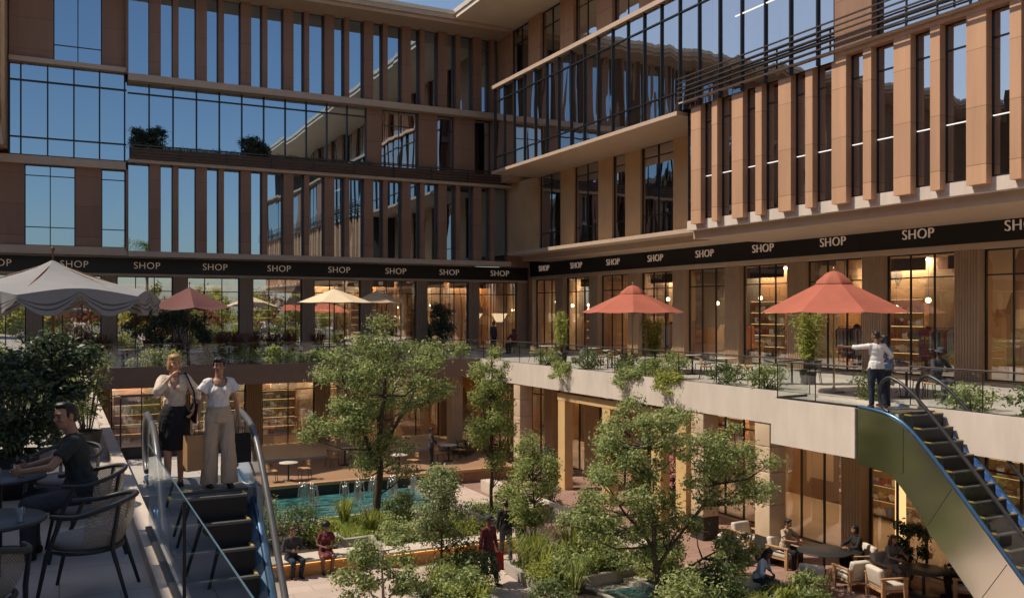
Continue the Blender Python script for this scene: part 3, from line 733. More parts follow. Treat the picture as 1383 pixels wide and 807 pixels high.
def weave():
    m, n, l = nt('woven_cord')
    out = n.new('ShaderNodeOutputMaterial'); tc = n.new('ShaderNodeTexCoord'); b = n.new('ShaderNodeBsdfPrincipled'); tr = n.new('ShaderNodeBsdfTransparent')
    b.inputs['Base Color'].default_value = (.30,.26,.22,1); b.inputs['Roughness'].default_value = .85
    ws = []
    for d in ((1,.6,1.0),(1,.6,-1.0)):
        mp = n.new('ShaderNodeVectorMath'); mp.operation = 'DOT_PRODUCT'; mp.inputs[1].default_value = d
        l.new(tc.outputs['Object'], mp.inputs[0])
        s = n.new('ShaderNodeMath'); s.operation = 'MULTIPLY'; s.inputs[1].default_value = 42; l.new(mp.outputs['Value'], s.inputs[0])
        f = n.new('ShaderNodeMath'); f.operation = 'FRACT'; l.new(s.outputs[0], f.inputs[0])
        g_ = n.new('ShaderNodeMath'); g_.operation = 'LESS_THAN'; g_.inputs[1].default_value = .52; l.new(f.outputs[0], g_.inputs[0]); ws.append(g_)
    mx = n.new('ShaderNodeMath'); mx.operation = 'MAXIMUM'; l.new(ws[0].outputs[0], mx.inputs[0]); l.new(ws[1].outputs[0], mx.inputs[1])
    ms = n.new('ShaderNodeMixShader'); l.new(mx.outputs[0], ms.inputs[0]); l.new(tr.outputs[0], ms.inputs[1]); l.new(b.outputs[0], ms.inputs[2]); l.new(ms.outputs[0], out.inputs[0])
    return m
M['weave'] = weave()
W_ = math.pi/2
wicker_chair('empty woven armchair nearest the viewer, its arm ring in front of the glass guard', (.20,8.15,0), W_-.25)
wicker_chair('woven armchair the man in the dark tee sits in', (.20,9.55,0), W_+.05)
wicker_chair('woven armchair behind the man in the dark tee, partly hidden by him', (.05,11.2,0), math.pi*.8)
wicker_chair('woven armchair cut by the left picture edge, behind the near table', (-.85,8.75,0), -.4)
wicker_chair('woven armchair at the lower left picture corner', (-.55,6.95,0), -.15)
def round_table(label, x, y, r=.42, h=.74, z=0, top='blackm', group=None):
    t = thing('round_table', label, 'table', (x,y,z), group)
    a = MB(); a.lathe([(0,h-.03),(r-.01,h-.03),(r,h-.022),(r,h-.008),(r-.01,h),(0,h)], (x,y,z), 32); a.build('tabletop', M[top], t)
    b = MB(); b.lathe([(.035,.03),(.035,h-.03)], (x,y,z), 12); b.build('pedestal', M['blackm'], t)
    c = MB(); c.lathe([(0,.0),(r*.6,.0),(r*.6,.02),(.05,.035),(0,.035)], (x,y,z), 24); c.build('base', M['blackm'], t)
    return t
round_table('black round table in the lower left corner beside the nearest armchair', -.50, 7.85)
round_table('black round table the man in the dark tee leans on', -.52, 9.85)
# glasses, dish and phone on the tables
def tumbler(x, y, z, label):
    m = MB(); m.lathe([(.028,0),(.036,.11),(.033,.11),(.026,.008),(0,.008)], (x,y,z), 16); tag(m.build('drinking_glass', M['g_rail']), label, 'glass')
def saucer(x, y, z, label):
    t = thing('coffee_cup', label, 'cup', (x,y,z))
    m = MB(); m.lathe([(0,0),(.05,0),(.075,.012),(.07,.014),(0,.008)], (x,y,z), 20); m.build('saucer', M['white'], t)
    m = MB(); m.lathe([(0,.01),(.025,.01),(.042,.065),(.038,.065),(.02,.02),(0,.02)], (x,y,z), 16); m.build('cup', M['white'], t)
tumbler(-.32, 9.72, .74, 'drinking glass by the hand of the man in the dark tee')
tumbler(-.52, 9.65, .74, 'drinking glass at the middle of the table with the man in the dark tee')
tumbler(-.26, 7.62, .74, 'drinking glass on the black table in the lower left corner')
saucer(-.36, 10.02, .74, 'white coffee cup on the table of the man in the dark tee')

# ------------------------------------------------------------------ small cafe tables and chairs
def cafe_chair(style):
    t = thing('cafe_chair', None, 'chair', (0,0,0))
    fm, sm = (M['blackm'], M['wood']) if style == 'wood' else ((M['blackm'], M['dcushion']) if style == 'dark' else (M['frame2'], M['cushion']))
    s = MB(); s.cbox((0,0,.44), (.44,.42,.045), bev=.018); s.build('seat', sm, t)
    for sx in (-1,1):
        a = MB(); a.tube([(sx*.19,.17,.43),(sx*.21,.21,0)], .013, 6); a.build('leg', fm, t)
        b = MB(); b.tube([(sx*.19,-.18,.43),(sx*.21,-.24,0)], .013, 6); b.build('leg', fm, t)
    c = MB(); pts = [(.25*math.sin(a), -.02-.22*math.cos(a), .70+.08*math.cos(a)) for a in [R(-95+190*i/14) for i in range(15)]]
    c.tube(pts, .016, 8); 
    c.build('arm_rail', fm, t)
    bk = MB(); vs = []; n = 10
    for j in range(4):
        for i in range(n+1):
            a = R(-60+120*i/n); vs.append((.24*math.sin(a), -.02-.21*math.cos(a), .54+.07*j))
    bk.add(vs, [(j*(n+1)+i, j*(n+1)+i+1, (j+1)*(n+1)+i+1, (j+1)*(n+1)+i) for j in range(3) for i in range(n)], 0, True); bk.build('backrest', sm, t, False)
    return t
PROTO = {}
def chair_at(style, x, y, z, rz, label, grp):
    if style not in PROTO:
        o = cafe_chair(style); PROTO[style] = o; o.location = (x,y,z); o.rotation_euler = (0,0,rz); o['label'] = label; o['group'] = grp; return o
    o = dup(PROTO[style], (x,y,z), rz, label); o['group'] = grp; return o
def cafe_set(i, x, y, z, style, where, grp, r=.38, angs=(90,210,330), top='tabletop'):
    n = ORD[i]
    round_table('small pale round table, %s %s' % (n, where), x, y, r, .74, z, top, 'tables '+grp)
    for k, a in enumerate(angs):
        cx, cy = x+.68*math.cos(R(a)), y+.68*math.sin(R(a))
        chair_at(style, cx, cy, z, R(a)+math.pi/2, 'chair at the table %s %s' % (n, where), 'chairs '+grp)
random.seed(11)
for i, y in enumerate((37.2, 34.0, 31.6, 26.9, 24.4, 21.8, 17.0, 13.0)):
    cafe_set(i, 20.6+(i % 2)*.5, y, 0, 'dark' if i % 2 else 'wood', 'from the corner on the right terrace', 'on the right terrace', angs=(60+20*i, 190+25*i, 300+10*i))
for i, x in enumerate((2.6, 6.9, 8.9, 11.0, 13.0, 15.1, 17.2)):
    cafe_set(i, x, 41.7+(i % 2)*.6, 0, 'light' if i % 2 else 'wood', 'from the left on the far terrace', 'on the far terrace', angs=(80, 185, 350))
for i, (x, y) in enumerate(((8.3, 36.6), (13.0, 36.5), (16.0, 38.2), (11.4, 39.2))):
    cafe_set(i, x, y, GZ+.5, 'wood', 'on the timber terrace behind the pool', 'on the timber terrace', angs=(5, 180) if i < 2 else (20, 200))
# ------------------------------------------------------------------ parasols
def parasol(label, x, y, canvas, r, zr, za, n=8, pole='brass', valance=0, vent=True, z=0, rot=.2, sag=.05, scallop=False):
    t = thing('parasol', label, 'parasol', (x,y,z))
    c = MB(); rings = 7; seg = 8; N = n*seg; vs = []
    for j in range(rings+1):
        u = .10 + .90*j/rings if vent else j/rings
        for i in range(N):
            fr = (i % seg)/seg; a = rot + 2*math.pi*i/N
            chord = math.cos(math.pi/n)/math.cos((fr-.5)*2*math.pi/n)
            rr = r*u*chord
            zz = za + (zr-za)*u**(1.0 if not scallop else .78)
            zz -= sag*math.sin(math.pi*fr)*u*u*(1 if not scallop else -1.2) * (1 if j < rings else (.7 if not scallop else 1))
            vs.append((x+rr*math.cos(a), y+rr*math.sin(a), z+zz))
    fs = [(j*N+i, j*N+(i+1) % N, (j+1)*N+(i+1) % N, (j+1)*N+i) for j in range(rings) for i in range(N)]
    c.add(vs, fs, 0, scallop); cn = c.build('canopy', M[canvas], t, False)
    if scallop:
        v = MB(); seg2 = 24; N2 = n*seg2; vs = []
        for i in range(N2):
            fr = (i % seg2)/seg2; a = rot + 2*math.pi*i/N2
            chord = math.cos(math.pi/n)/math.cos((fr-.5)*2*math.pi/n)
            z0 = zr+sag*1.2*math.sin(math.pi*fr)
            sc_ = abs(math.sin(math.pi*fr*2)) ; dz = .09+.33*sc_
            pl = .04*math.sin(fr*math.pi*16)*(.4+sc_)
            for k, q in enumerate((0,.2,.4,.52,.6,.72,.8,1)):
                rr = r*chord + pl*q + .035*q; vs.append((x+rr*math.cos(a), y+rr*math.sin(a), z+z0-dz*q))
        fs = [(i*8+k, ((i+1) % N2)*8+k, ((i+1) % N2)*8+k+1, i*8+k+1) for i in range(N2) for k in range(7)]
        v.add(vs, fs, 0, True); v.m = [1 if k in (3,5) else 0 for i in range(N2) for k in range(7)]; v.build('valance', [M[canvas], M['greystripe']], cn, False)
    elif valance:
        v = MB(); vs = []
        for i in range(N):
            fr = (i % seg)/seg; a = rot + 2*math.pi*i/N; chord = math.cos(math.pi/n)/math.cos((fr-.5)*2*math.pi/n)
            rr = r*chord; zz = zr - sag*.7*math.sin(math.pi*fr)
            vs += [(x+rr*math.cos(a), y+rr*math.sin(a), z+zz), (x+(rr+.01)*math.cos(a), y+(rr+.01)*math.sin(a), z+zz-valance)]
        v.add(vs, [(2*i, 2*((i+1) % N), 2*((i+1) % N)+1, 2*i+1) for i in range(N)], 0, True); v.build('valance', M[canvas], cn, False)
    if vent:
        v = MB(); vs = []
        for j, (u, zz) in enumerate(((.005, za+.13),(.10, za+.07),(.24, za+(zr-za)*.21+.045),(.255, za+(zr-za)*.22-.02))):
            for i in range(N):
                fr = (i % seg)/seg; a = rot + 2*math.pi*i/N; chord = math.cos(math.pi/n)/math.cos((fr-.5)*2*math.pi/n)
                vs.append((x+r*u*chord*math.cos(a), y+r*u*chord*math.sin(a), z+zz))
        v.add(vs, [(j*N+i, j*N+(i+1) % N, (j+1)*N+(i+1) % N, (j+1)*N+i) for j in range(3) for i in range(N)], 0, True); v.build('vent_cap', M[canvas], cn, False)
    f = MB(); f.lathe([(0,za+.24),(.02,za+.22),(.035,za+.18),(.015,za+.13),(.015,za-.05)], (x,y,z), 12); f.build('finial', M[pole], t)
    p = MB(); p.tube([(x,y,z+.05),(x,y,z+za)], .028, 12); p.build('pole', M[pole], t)
    b = MB(); b.lathe([(0,0),(.30,0),(.30,.05),(.06,.08),(.04,.16),(0,.16)], (x,y,z), 20); b.build('base', M['blackm'], t)
    for i in range(n):
        a = rot + 2*math.pi*i/n; q = MB()
        q.tube([(x+.03*math.cos(a), y+.03*math.sin(a), z+za-.06), (x+r*.97*math.cos(a), y+r*.97*math.sin(a), z+zr-.02)], .010, 5)
        q.tube([(x+.03*math.cos(a), y+.03*math.sin(a), z+zr-.12), (x+r*.5*math.cos(a), y+r*.5*math.sin(a), z+(za+zr)/2-.04)], .008, 5)
        q.build('rib', M['wood'], t)
    return t
parasol('coral red parasol nearer the inner corner of the right terrace', 20.0, 29.2, 'red', 1.98, 2.32, 3.25, valance=.0, pole='brass')
parasol('larger coral red parasol behind the man pointing on the right terrace', 20.0, 19.0, 'red', 2.12, 2.32, 3.38, pole='brass', rot=.35)
parasol('big grey parasol with draped scalloped valance on the left', -.1, 17.9, 'grey', 1.85, 2.58, 3.24, 6, 'brownpole', scallop=True, vent=False, rot=.25, sag=.10)
parasol('dusky rose parasol with drooping panels on the far terrace', 5.1, 41.5, 'pink', 1.85, 2.52, 3.42, 6, 'brownpole', vent=False, rot=.5, sag=.16)
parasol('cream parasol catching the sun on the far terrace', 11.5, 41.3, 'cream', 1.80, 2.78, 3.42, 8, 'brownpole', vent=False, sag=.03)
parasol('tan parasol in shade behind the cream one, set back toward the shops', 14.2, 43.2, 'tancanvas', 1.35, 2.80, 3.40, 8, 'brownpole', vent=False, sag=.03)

# ------------------------------------------------------------------ plants
def leaves(name, pts, nrm, size, mat, parent=None, aspect=.46, var=.35, loc=None):
    """one mesh of folded leaf blades at pts, facing about nrm (numpy arrays)"""
    k = len(pts)
    nrm = nrm/np.linalg.norm(nrm, axis=1, keepdims=True)
    rv = rng.normal(size=(k,3)); t = np.cross(nrm, rv); t /= np.linalg.norm(t, axis=1, keepdims=True)
    b = np.cross(nrm, t)
    s = size*(1+var*rng.uniform(-1,1,(k,1)))
    p0 = pts - t*s*.5; p2 = pts + t*s*.5 - nrm*s*.12
    p1 = pts + b*s*aspect*.5 + nrm*s*.08; p3 = pts - b*s*aspect*.5 + nrm*s*.08
    vs = np.stack([p0,p1,p2,p3], 1).reshape(-1,3)
    off = V((0,0,0)); p = parent
    while p is not None: off += p.location; p = p.parent
    if parent is None and loc is not None: off = V(loc)
    vs = vs - np.array(off)
    me = bpy.data.meshes.new(name)
    me.vertices.add(4*k); me.vertices.foreach_set('co', vs.astype(np.float32).ravel())
    me.loops.add(4*k); me.loops.foreach_set('vertex_index', np.arange(4*k, dtype=np.int32))
    me.polygons.add(k); me.polygons.foreach_set('loop_start', np.arange(0,4*k,4, dtype=np.int32)); me.polygons.foreach_set('loop_total', np.full(k,4,dtype=np.int32))
    me.materials.append(mat); me.update(calc_edges=True); me.validate()
    o = bpy.data.objects.new(name, me); col.objects.link(o)
    if parent: o.parent = parent
    elif loc is not None: o.location = loc
    return o
def clump_pts(clumps, dens, shell=.5):
    P = []; N = []
    for c, rad, wgt in clumps:
        k = max(8, int(dens*wgt)); d = rng.normal(size=(k,3)); d /= np.linalg.norm(d, axis=1, keepdims=True)
        rr = (shell + (1-shell)*rng.uniform(0,1,(k,1)))**.7 * (1+.34*rng.normal(size=(k,1)))
        # bite irregular holes
        p = np.array(c) + d*rr*np.array(rad)
        nn = d*.6 + rng.normal(size=(k,3))*.55 + np.array([0,0,.55])
        P.append(p); N.append(nn)
    return np.concatenate(P), np.concatenate(N)
def crown_clumps(center, rad, n, cr, flat=.75, low=-.8):
    """small clumps spread through an ellipsoid, denser near its skin"""
    out = []
    tries = 0
    while len(out) < n and tries < 5000:
        tries += 1
        d = V(rng.normal(size=3)); d.normalize()
        if d.z < low: continue
        q = (.35+.65*random.random()**.5)
        c = V(center) + V((d.x*rad[0], d.y*rad[1], d.z*rad[2]))*q
        s = cr*random.uniform(.6,1.25)
        if any((c-V(o[0])).length < .55*(s+o[1][0])/1.0*.9 for o in out): continue
        out.append((tuple(c), (s, s, s*flat), (s/cr)**2))
    return out
def tree(label, base, trunk, clumps, leafkey, nleaf, size, r0=.10, bark='bark', group=None, name='tree', cat='tree', limbs=True, stems=None):
    """trunk: list of points; a limb runs from the trunk to each clump"""
    t = thing(name, label, cat, base, group)
    tr = MB(); B = V(base)
    tp = [V(p) for p in trunk]; k = len(tp)
    tr.tube(tp, [r0*(1-.72*i/(k-1)) for i in range(k)], 9)
    if stems:
        for s in stems: tr.tube(s, [r0*.62*(1-.75*i/(len(s)-1)) for i in range(len(s))], 8)
    spine = tp + [V(p) for s in (stems or []) for p in s]
    if limbs:
        for c, rad, w in clumps:
            C = V(c)
            a = min(spine[1:], key=lambda p: (p-C).length + (3 if p.z > C.z-.05 else 0)*.4)
            mid = a.lerp(C, .5) + V((random.uniform(-.12,.12), random.uniform(-.12,.12), -.10*(C-a).length))
            ln = (C-a).length; r = min(r0*.42, .014+.014*ln)
            tr.tube([a, a.lerp(mid,.6), mid, mid.lerp(C,.5)+V((0,0,-.02)), C], [r, r*.85, r*.7, r*.5, r*.2], 5, cap=False)
    tr.build('trunk', M[bark], t)
    dens = nleaf/sum(w for _,_,w in clumps)
    P, N = clump_pts(clumps, dens)
    leaves('crown', P, N, size, LEAF[leafkey], t)
    return t
def wob(a, b, n, amp):
    a, b = V(a), V(b); return [a] + [a.lerp(b, i/n)+V((random.uniform(-amp,amp), random.uniform(-amp,amp), 0)) for i in range(1,n)] + [b]
random.seed(5)
# 1 big tree by the pool
B = (9.45, 28.9, GZ+.35)
cl = crown_clumps((9.9,28.7,.15), (2.25,2.0,2.0), 62, .40, .65, -1) + crown_clumps((8.0,28.6,-1.2), (1.1,1.1,1.0), 12, .38, .7) + crown_clumps((9.6,28.4,-2.6), (1.2,1.0,.8), 12, .42, .6)
tree('tall spreading tree with clumped foliage standing in the lawn bed by the pool', B, wob(B,(9.9,28.7,1.2),7,.12), cl, 'mid', 21000, .105, .14,
     stems=[wob((9.5,28.8,-2.9),(8.3,28.5,-.2),4,.1), wob((9.7,28.8,-2.3),(11.2,28.7,.6),4,.1)])
# 2 slender column
B = (13.7, 28.8, GZ)
cl = crown_clumps((13.75,28.8,-1.15), (.74,.74,2.35), 44, .31, .9, -1)
tree('slender columnar tree on a bare stem in the middle of the court', B, wob(B,(13.7,28.8,1.2),6,.04), cl, 'light', 10000, .095, .07)
# 3 dense oval
B = (8.8, 21.5, GZ)
cl = crown_clumps((8.75,21.5,-2.72), (.60,.60,1.10), 36, .25, .8, -1)
tree('small dense oval tree with silvery green leaves left of the walker with the red bag', B, wob(B,(8.8,21.5,-2.2),5,.04), cl, 'silver', 6800, .085, .045)
# 4 airy oval
B = (12.0, 22.4, GZ)
cl = crown_clumps((12.0,22.4,-2.5), (.74,.74,1.30), 34, .27, .8, -1)
tree('small airy young tree right of the walker with the red bag', B, wob(B,(12.0,22.4,-1.8),5,.05), cl, 'light', 6800, .085, .045)
# 5 sprawling multi-stem tree at right
B = (13.35, 18.5, GZ)
cl = (crown_clumps((13.3,18.9,-.85), (1.25,1.15,.95), 34, .33, .7, -.9) + crown_clumps((12.75,19.0,-2.2), (1.35,1.1,1.1), 32, .33, .7, -1) + crown_clumps((13.7,18.5,-3.2), (1.0,.85,.7), 16, .31, .7, -1)
      + crown_clumps((15.5,18.3,-1.75), (1.3,1.1,1.05), 34, .33, .7, -.9) + crown_clumps((11.75,19.3,-3.0), (.75,.6,.4), 10, .28, .6) + crown_clumps((15.4,17.8,-3.7),(.9,.6,.4), 10, .28, .6))
tree('sprawling multi stemmed tree with cloud like foliage in front of the arcade', B, wob(B,(13.4,18.8,-.5),7,.08), cl, 'mid', 30000, .088, .085,
     stems=[wob((13.3,18.5,-4.2),(15.6,18.3,-1.6),5,.1), wob((13.35,18.6,-3.6),(12.2,19.2,-2.0),4,.08), wob((13.5,18.5,-4.5),(15.0,17.8,-3.6),3,.05)])
t = MB(); t.tube(wob((14.6,17.6,GZ+.3),(15.1,17.5,-3.2),4,.08), [.05,.045,.035,.028,.015], 7); t.tube(wob((14.75,17.6,-4.2),(15.5,17.5,-3.3),3,.05), [.03,.025,.02,.01], 6)
tag(t.build('dead_branch', M['palebark']), 'bare pale forked branch below the sprawling tree', 'branch')
# 6 shrub tree at the bottom centre-left
B = (6.9, 20.6, GZ)
cl = crown_clumps((6.9,20.6,-3.9), (.95,.8,.85), 22, .30, .6, -1)
tree('low loose shrub with twisting stems at the bottom edge of the view', B, wob(B,(6.95,20.6,-3.4),4,.06), cl, 'mid', 4200, .10, .05, bark='palebark', cat='shrub', name='shrub',
     stems=[wob((6.9,20.6,-4.8),(6.3,20.5,-3.9),3,.05), wob((6.9,20.6,-4.8),(7.6,20.5,-3.8),3,.05)])
# pots and bushes
def pot(label, x, y, z, r, h, mat='darkstone'):
    m = MB(); m.lathe([(0,0),(r*.72,0),(r*.98,h*.9),(r,h),(r*.9,h),(r*.85,h*.86),(0,h*.86)], (x,y,z), 24); return tag(m.build('plant_pot', M[mat]), label, 'pot')
def bush(label, x, y, z, rx, rz, leafkey, n, size, nc=14, cr=None, group=None, name='shrub', cat='shrub', ry=None):
    t = thing(name, label, cat, (x,y,z), group)
    cl = crown_clumps((x,y,z+rz), (rx,ry or rx,rz), nc, cr or rx*.42, .8, -.95)
    tr = MB()
    for c,_,_ in cl[:7]:
        C = V(c); tr.tube([(x,y,z), V((x,y,z)).lerp(C,.5)+V((0,0,.1*rz)), C], [.02,.014,.005], 5, cap=False)
    tr.build('stem', M['bark'], t)
    dens = n/sum(w for _,_,w in cl); P, N = clump_pts(cl, dens, .35); P[:,2] = np.maximum(P[:,2], z+.02)
    leaves('foliage', P, N, size, LEAF[leafkey], t); return t
def bamboo(label, x, y, z, h, r, n, leafkey='lime', group=None, leaf=.17, cat='bamboo'):
    t = thing('bamboo', label, cat, (x,y,z), group); st = MB(); P = []; N = []
    for i in range(9):
        a = random.uniform(0,6.28); q = r*random.uniform(.2,1)
        top = V((x+q*math.cos(a), y+q*math.sin(a), z+h*random.uniform(.75,1))); bot = V((x+.15*q*math.cos(a), y+.15*q*math.sin(a), z))
        st.tube([bot, bot.lerp(top,.5)+V((0,0,.05)), top], [.012,.010,.004], 5, cap=False)
        for j in range(n//9):
            u = random.uniform(.25,1.02); p = bot.lerp(top,u); d = V(rng.normal(size=3)); d.z *= .5; d.normalize()
            p += d*random.uniform(.02,.30)*r*1.4; P.append(p); N.append((d.x*.5+random.gauss(0,.3), d.y*.5+random.gauss(0,.3), .8))
    st.build('cane', M['bark'], t); leaves('foliage', np.array([tuple(p) for p in P]), np.array(N), leaf, LEAF[leafkey], t, aspect=.2); return t
def blades(mb, x, y, z, n, h, spread, w=.012):
    for i in range(n):
        a = random.uniform(0, 6.283); q = random.uniform(.0,.25)*spread; hh = h*random.uniform(.6,1.1); o = spread*random.uniform(.3,1)
        ca, sa = math.cos(a), math.sin(a); bx, by = x+q*ca, y+q*sa
        p = [V((bx,by,z)), V((bx+o*.35*ca, by+o*.35*sa, z+hh*.65)), V((bx+o*.75*ca, by+o*.75*sa, z+hh)), V((bx+o*1.2*ca, by+o*1.2*sa, z+hh*.85))]
        s = V((-sa, ca, 0))*w
        mb.add([p[0]-s,p[0]+s,p[1]+s,p[1]-s,p[2]+s*.7,p[2]-s*.7,p[3]], [(0,1,2,3),(3,2,4,5),(5,4,6)])
def grass_tuft(label, x, y, z, h, spread, leafkey='lime', n=90, group=None, w=.012):
    m = MB(); blades(m, 0,0,0, n, h, spread, w); o = m.build('grass_tuft', LEAF[leafkey], None, False); o.location = (x,y,z)
    return tag(o, label, 'grass', group)
# left foreground bushes
pot('dark planter under the big bush on the left terrace', -.5, 12.9, 0, .42, .55)
tb = thing('shrub', 'large dark leafy bush at the left picture edge above the seated man', 'shrub', (-.5,12.9,.5))
cl = crown_clumps((-.62,12.9,1.22), (.72,.7,.62), 26, .30, .85, -.9) + crown_clumps((.05,13.1,1.62), (.36,.36,.45), 12, .22, .9) + crown_clumps((-.9,12.3,.95), (.6,.5,.4), 8, .26, .9)
s = MB()
for c,_,_ in cl[::3]: s.tube([(-.5,12.9,.45), V((-.5,12.9,.7)).lerp(V(c),.5), c], [.03,.02,.006], 5, cap=False)
s.build('stem', M['bark'], tb); P, N = clump_pts(cl, 9500/sum(w for _,_,w in cl), .3); leaves('foliage', P, N, .085, LEAF['dark'], tb, aspect=.42)
for i, (x, y, rx, rz, k) in enumerate(((-.6,19.5,.8,.7,'deep'),(-1.6,21.5,.9,.8,'mid'),(-.3,23.5,.7,.6,'light'),(-.9,28,1.0,.7,'deep'),(-2.6,24,1.1,.9,'dark'),(-.2,33,.8,.6,'mid'))):
    bush('green bush on the left terrace behind the grey parasol, %s from the viewer' % ORD[i], x, y, 0, rx, rz, k, 1700, .12, 14, group='bushes on the left terrace')
pot('dark planter with feathery bamboo beside the left handrail', .35, 15.6, 0, .26, .45)
bamboo('feathery light green bamboo between the dark bush and the escalator', .38, 15.6, .35, 1.25, .5, 800, 'light', leaf=.13)
# far terrace: dark round shrub, slim shrub, grasses
pot('square dark pot holding the dark round shrub on the far terrace', 5.0, 44.6, 0, .45, .6)
bush('dark round shrub in a pot below the rose parasol', 5.0, 44.6, .5, 1.45, 1.05, 'dark', 4200, .14, 26, .42)
bush('tall slim dark shrub before the shop windows near the corner', 20.2, 49.6, 0, .62, 1.5, 'dark', 3200, .14, 20, .34)
for i, x in enumerate((1.2, 2.0, 7.6, 8.4, 9.2, 10.2, 12.6)):
    grass_tuft('tuft of reddish ornamental grass, %s from the left along the far shop windows' % ORD[i], x, 48.6+.3*(i % 2), 0, 1.15, .65, 'russet', 130, 'ornamental grasses along the far shop windows', .018)
for i, x in enumerate((1.6, 3.3, 4.2, 5.9, 7.3, 8.6, 9.8, 10.6, 12.2, 14.0, 15.8, 17.6)):
    bush('low green planting behind the far terrace guard, %s from the left' % ORD[i], x, 40.75, 0, .62, .26+.08*(i % 3), ['deep','mid','light'][i % 3], 900, .11, 9, .28, 'low plants behind the far terrace guard', ry=.35)
# right terrace: three bamboos in pots and low planting
for lab, x, y, h in (('first potted bamboo from the corner on the right terrace', 20.9, 36.3, 2.0), ('potted bamboo beside the pole of the smaller red parasol', 21.3, 29.6, 1.9), ('potted bamboo under the larger red parasol', 21.6, 21.6, 2.1)):
    pot('pot of the '+lab, x, y, 0, .28, .45); bamboo(lab, x, y, .35, h, .55, 1500, 'lime', leaf=.19)
for i, (y, k) in enumerate(((34.6,'mid'),(31.4,'deep'),(28.7,'deep'),(27.6,'mid'),(26.4,'light'),(25.3,'light'),(22.6,'deep'),(20.9,'mid'),(16.9,'deep'),(14.0,'mid'),(12.4,'deep'))):
    bush('low planting behind the right terrace guard, %s from the corner' % ORD[i], 19.15, y, 0, .62, .30+.07*(i % 3), k, 1000, .10, 10, .27, 'low plants behind the right terrace guard', ry=.62)
# balcony planting on the far facade
for i, (x, h) in enumerate(((3.65,.95),(4.55,1.1),(9.3,.95),(9.9,.7))):
    bush('clipped dark shrub on the upper balcony, %s from the left' % ORD[i], x, 50.0, 10.75, .40, h*.62, 'dark', 1500, .11, 14, .24, 'shrubs on the upper balcony', ry=.28)
cl = [((x, 50.05, 10.82+random.uniform(-.02,.10)), (.3,.16,.16), 1) for x in np.arange(3.5, 16, .32)]
P, N = clump_pts(cl, 70, .3); o = leaves('balcony_groundcover', P, N, .10, LEAF['dark'], None, loc=(9,50,10.8)); tag(o, 'thin dark trailing greenery along the upper balcony planter', 'planting', kind='stuff')

for i, (y, k) in enumerate(((27.0,'mid'),(24.6,'lime'),(31.9,'light'))):
    t = thing('trailing_plant', 'trailing plant spilling over the pale right terrace edge, %s from the corner' % ORD[[1,2,0][i]], 'plant', (18.32,y,0), 'trailing plants on the right terrace edge')
    cl = [((18.30-.06*j, y+random.uniform(-.6,.6), .12-.085*j), (.13,.30,.13), 1) for j in range(6)]+[((18.34, y+.25*q, .12), (.16,.28,.2), 1.4) for q in (-2,-1,0,1,2)]
    st = MB(); st.tube([(18.5,y,.02),(18.33,y,.14),(18.24,y+.1,-.15),(18.22,y+.12,-.4)], [.012,.010,.007,.003], 5); st.build('stem', M['bark'], t)
    P, N = clump_pts(cl, 110, .3); P[:,0] = np.minimum(P[:,0], np.where(P[:,2] < .08, 18.33, 19)); leaves('foliage', P, N, .09, LEAF[k], t)
# ------------------------------------------------------------------ courtyard: pool, beds, benches
m = MB(); m.box(3.2, 12.9, 31.35, 35.38, GZ+.002, GZ+.07); struct('pool_water', m, M['water'])
m = MB(); m.box(3.2, 12.9, 30.62, 31.35, GZ+.002, GZ+.08); struct('pool_ledge', m, M['shallow'])
t = thing('pool_surround', 'grey stone coping round the turquoise pool', 'coping', (9,30,GZ))
m = MB(); m.box(2.9, 13.2, 30.30, 30.60, GZ, GZ+.14); m.build('coping', M['curb'], t)
m = MB(); m.box(12.9, 13.2, 30.60, 35.38, GZ, GZ+.14); m.build('coping', M['curb'], t)
m = MB(); m.box(2.9, 3.2, 30.60, 35.38, GZ, GZ+.14); m.build('coping', M['curb'], t)
t = thing('retaining_wall', 'dark mossy wall with water spouts below the timber terrace', 'wall', (8,35.4,GZ))
m = MB(); m.box(-2, 14.6, 35.36, 35.46, GZ, GZ+.42); m.build('wall', M['darkstone'], t)
m = MB(); m.box(-2, 18.2, 35.30, 35.62, GZ+.44, GZ+.56); m.build('timber_edge', M['wood'], t)
m = MB(); m.box(-2, 18.2, 41.4, 46.0, GZ+.503, GZ+.62); st = m.build('timber_step', M['tabletop']); tag(st, 'broad pale step in front of the lower shop windows', 'step')
for i, (x, y, h) in enumerate(((8.16,33.5,.95),(8.0,31.6,1.25),(9.6,33.1,.9),(9.75,31.7,1.2),(10.7,33.0,1.0),(11.0,31.7,1.3),(12.2,32.6,1.1))):
    t = thing('fountain_jet', 'slim white water jet rising from the pool, %s from the left' % ORD[i], 'fountain', (x,y,GZ+.07), 'water jets in the pool')
    for k in range(13):
        a = random.uniform(0,6.28); q = random.uniform(.03,.16); hh = h*random.uniform(.75,1); m = MB()
        pts = [(x+q*u*math.cos(a), y+q*u*math.sin(a), GZ+.06+hh*(1-(1-u*1.15)**2)) for u in [j/8*1.55 for j in range(9)]]
        pts = [p for p in pts if p[2] > GZ+.05]
        m.tube(pts, [.014+.018*j/len(pts) for j in range(len(pts))], 5, cap=False)
        if k == 0: M_ = m
        else: M_.add(m.v, m.f, 0, True)
    M_.build('water', M['spray'], t, False)
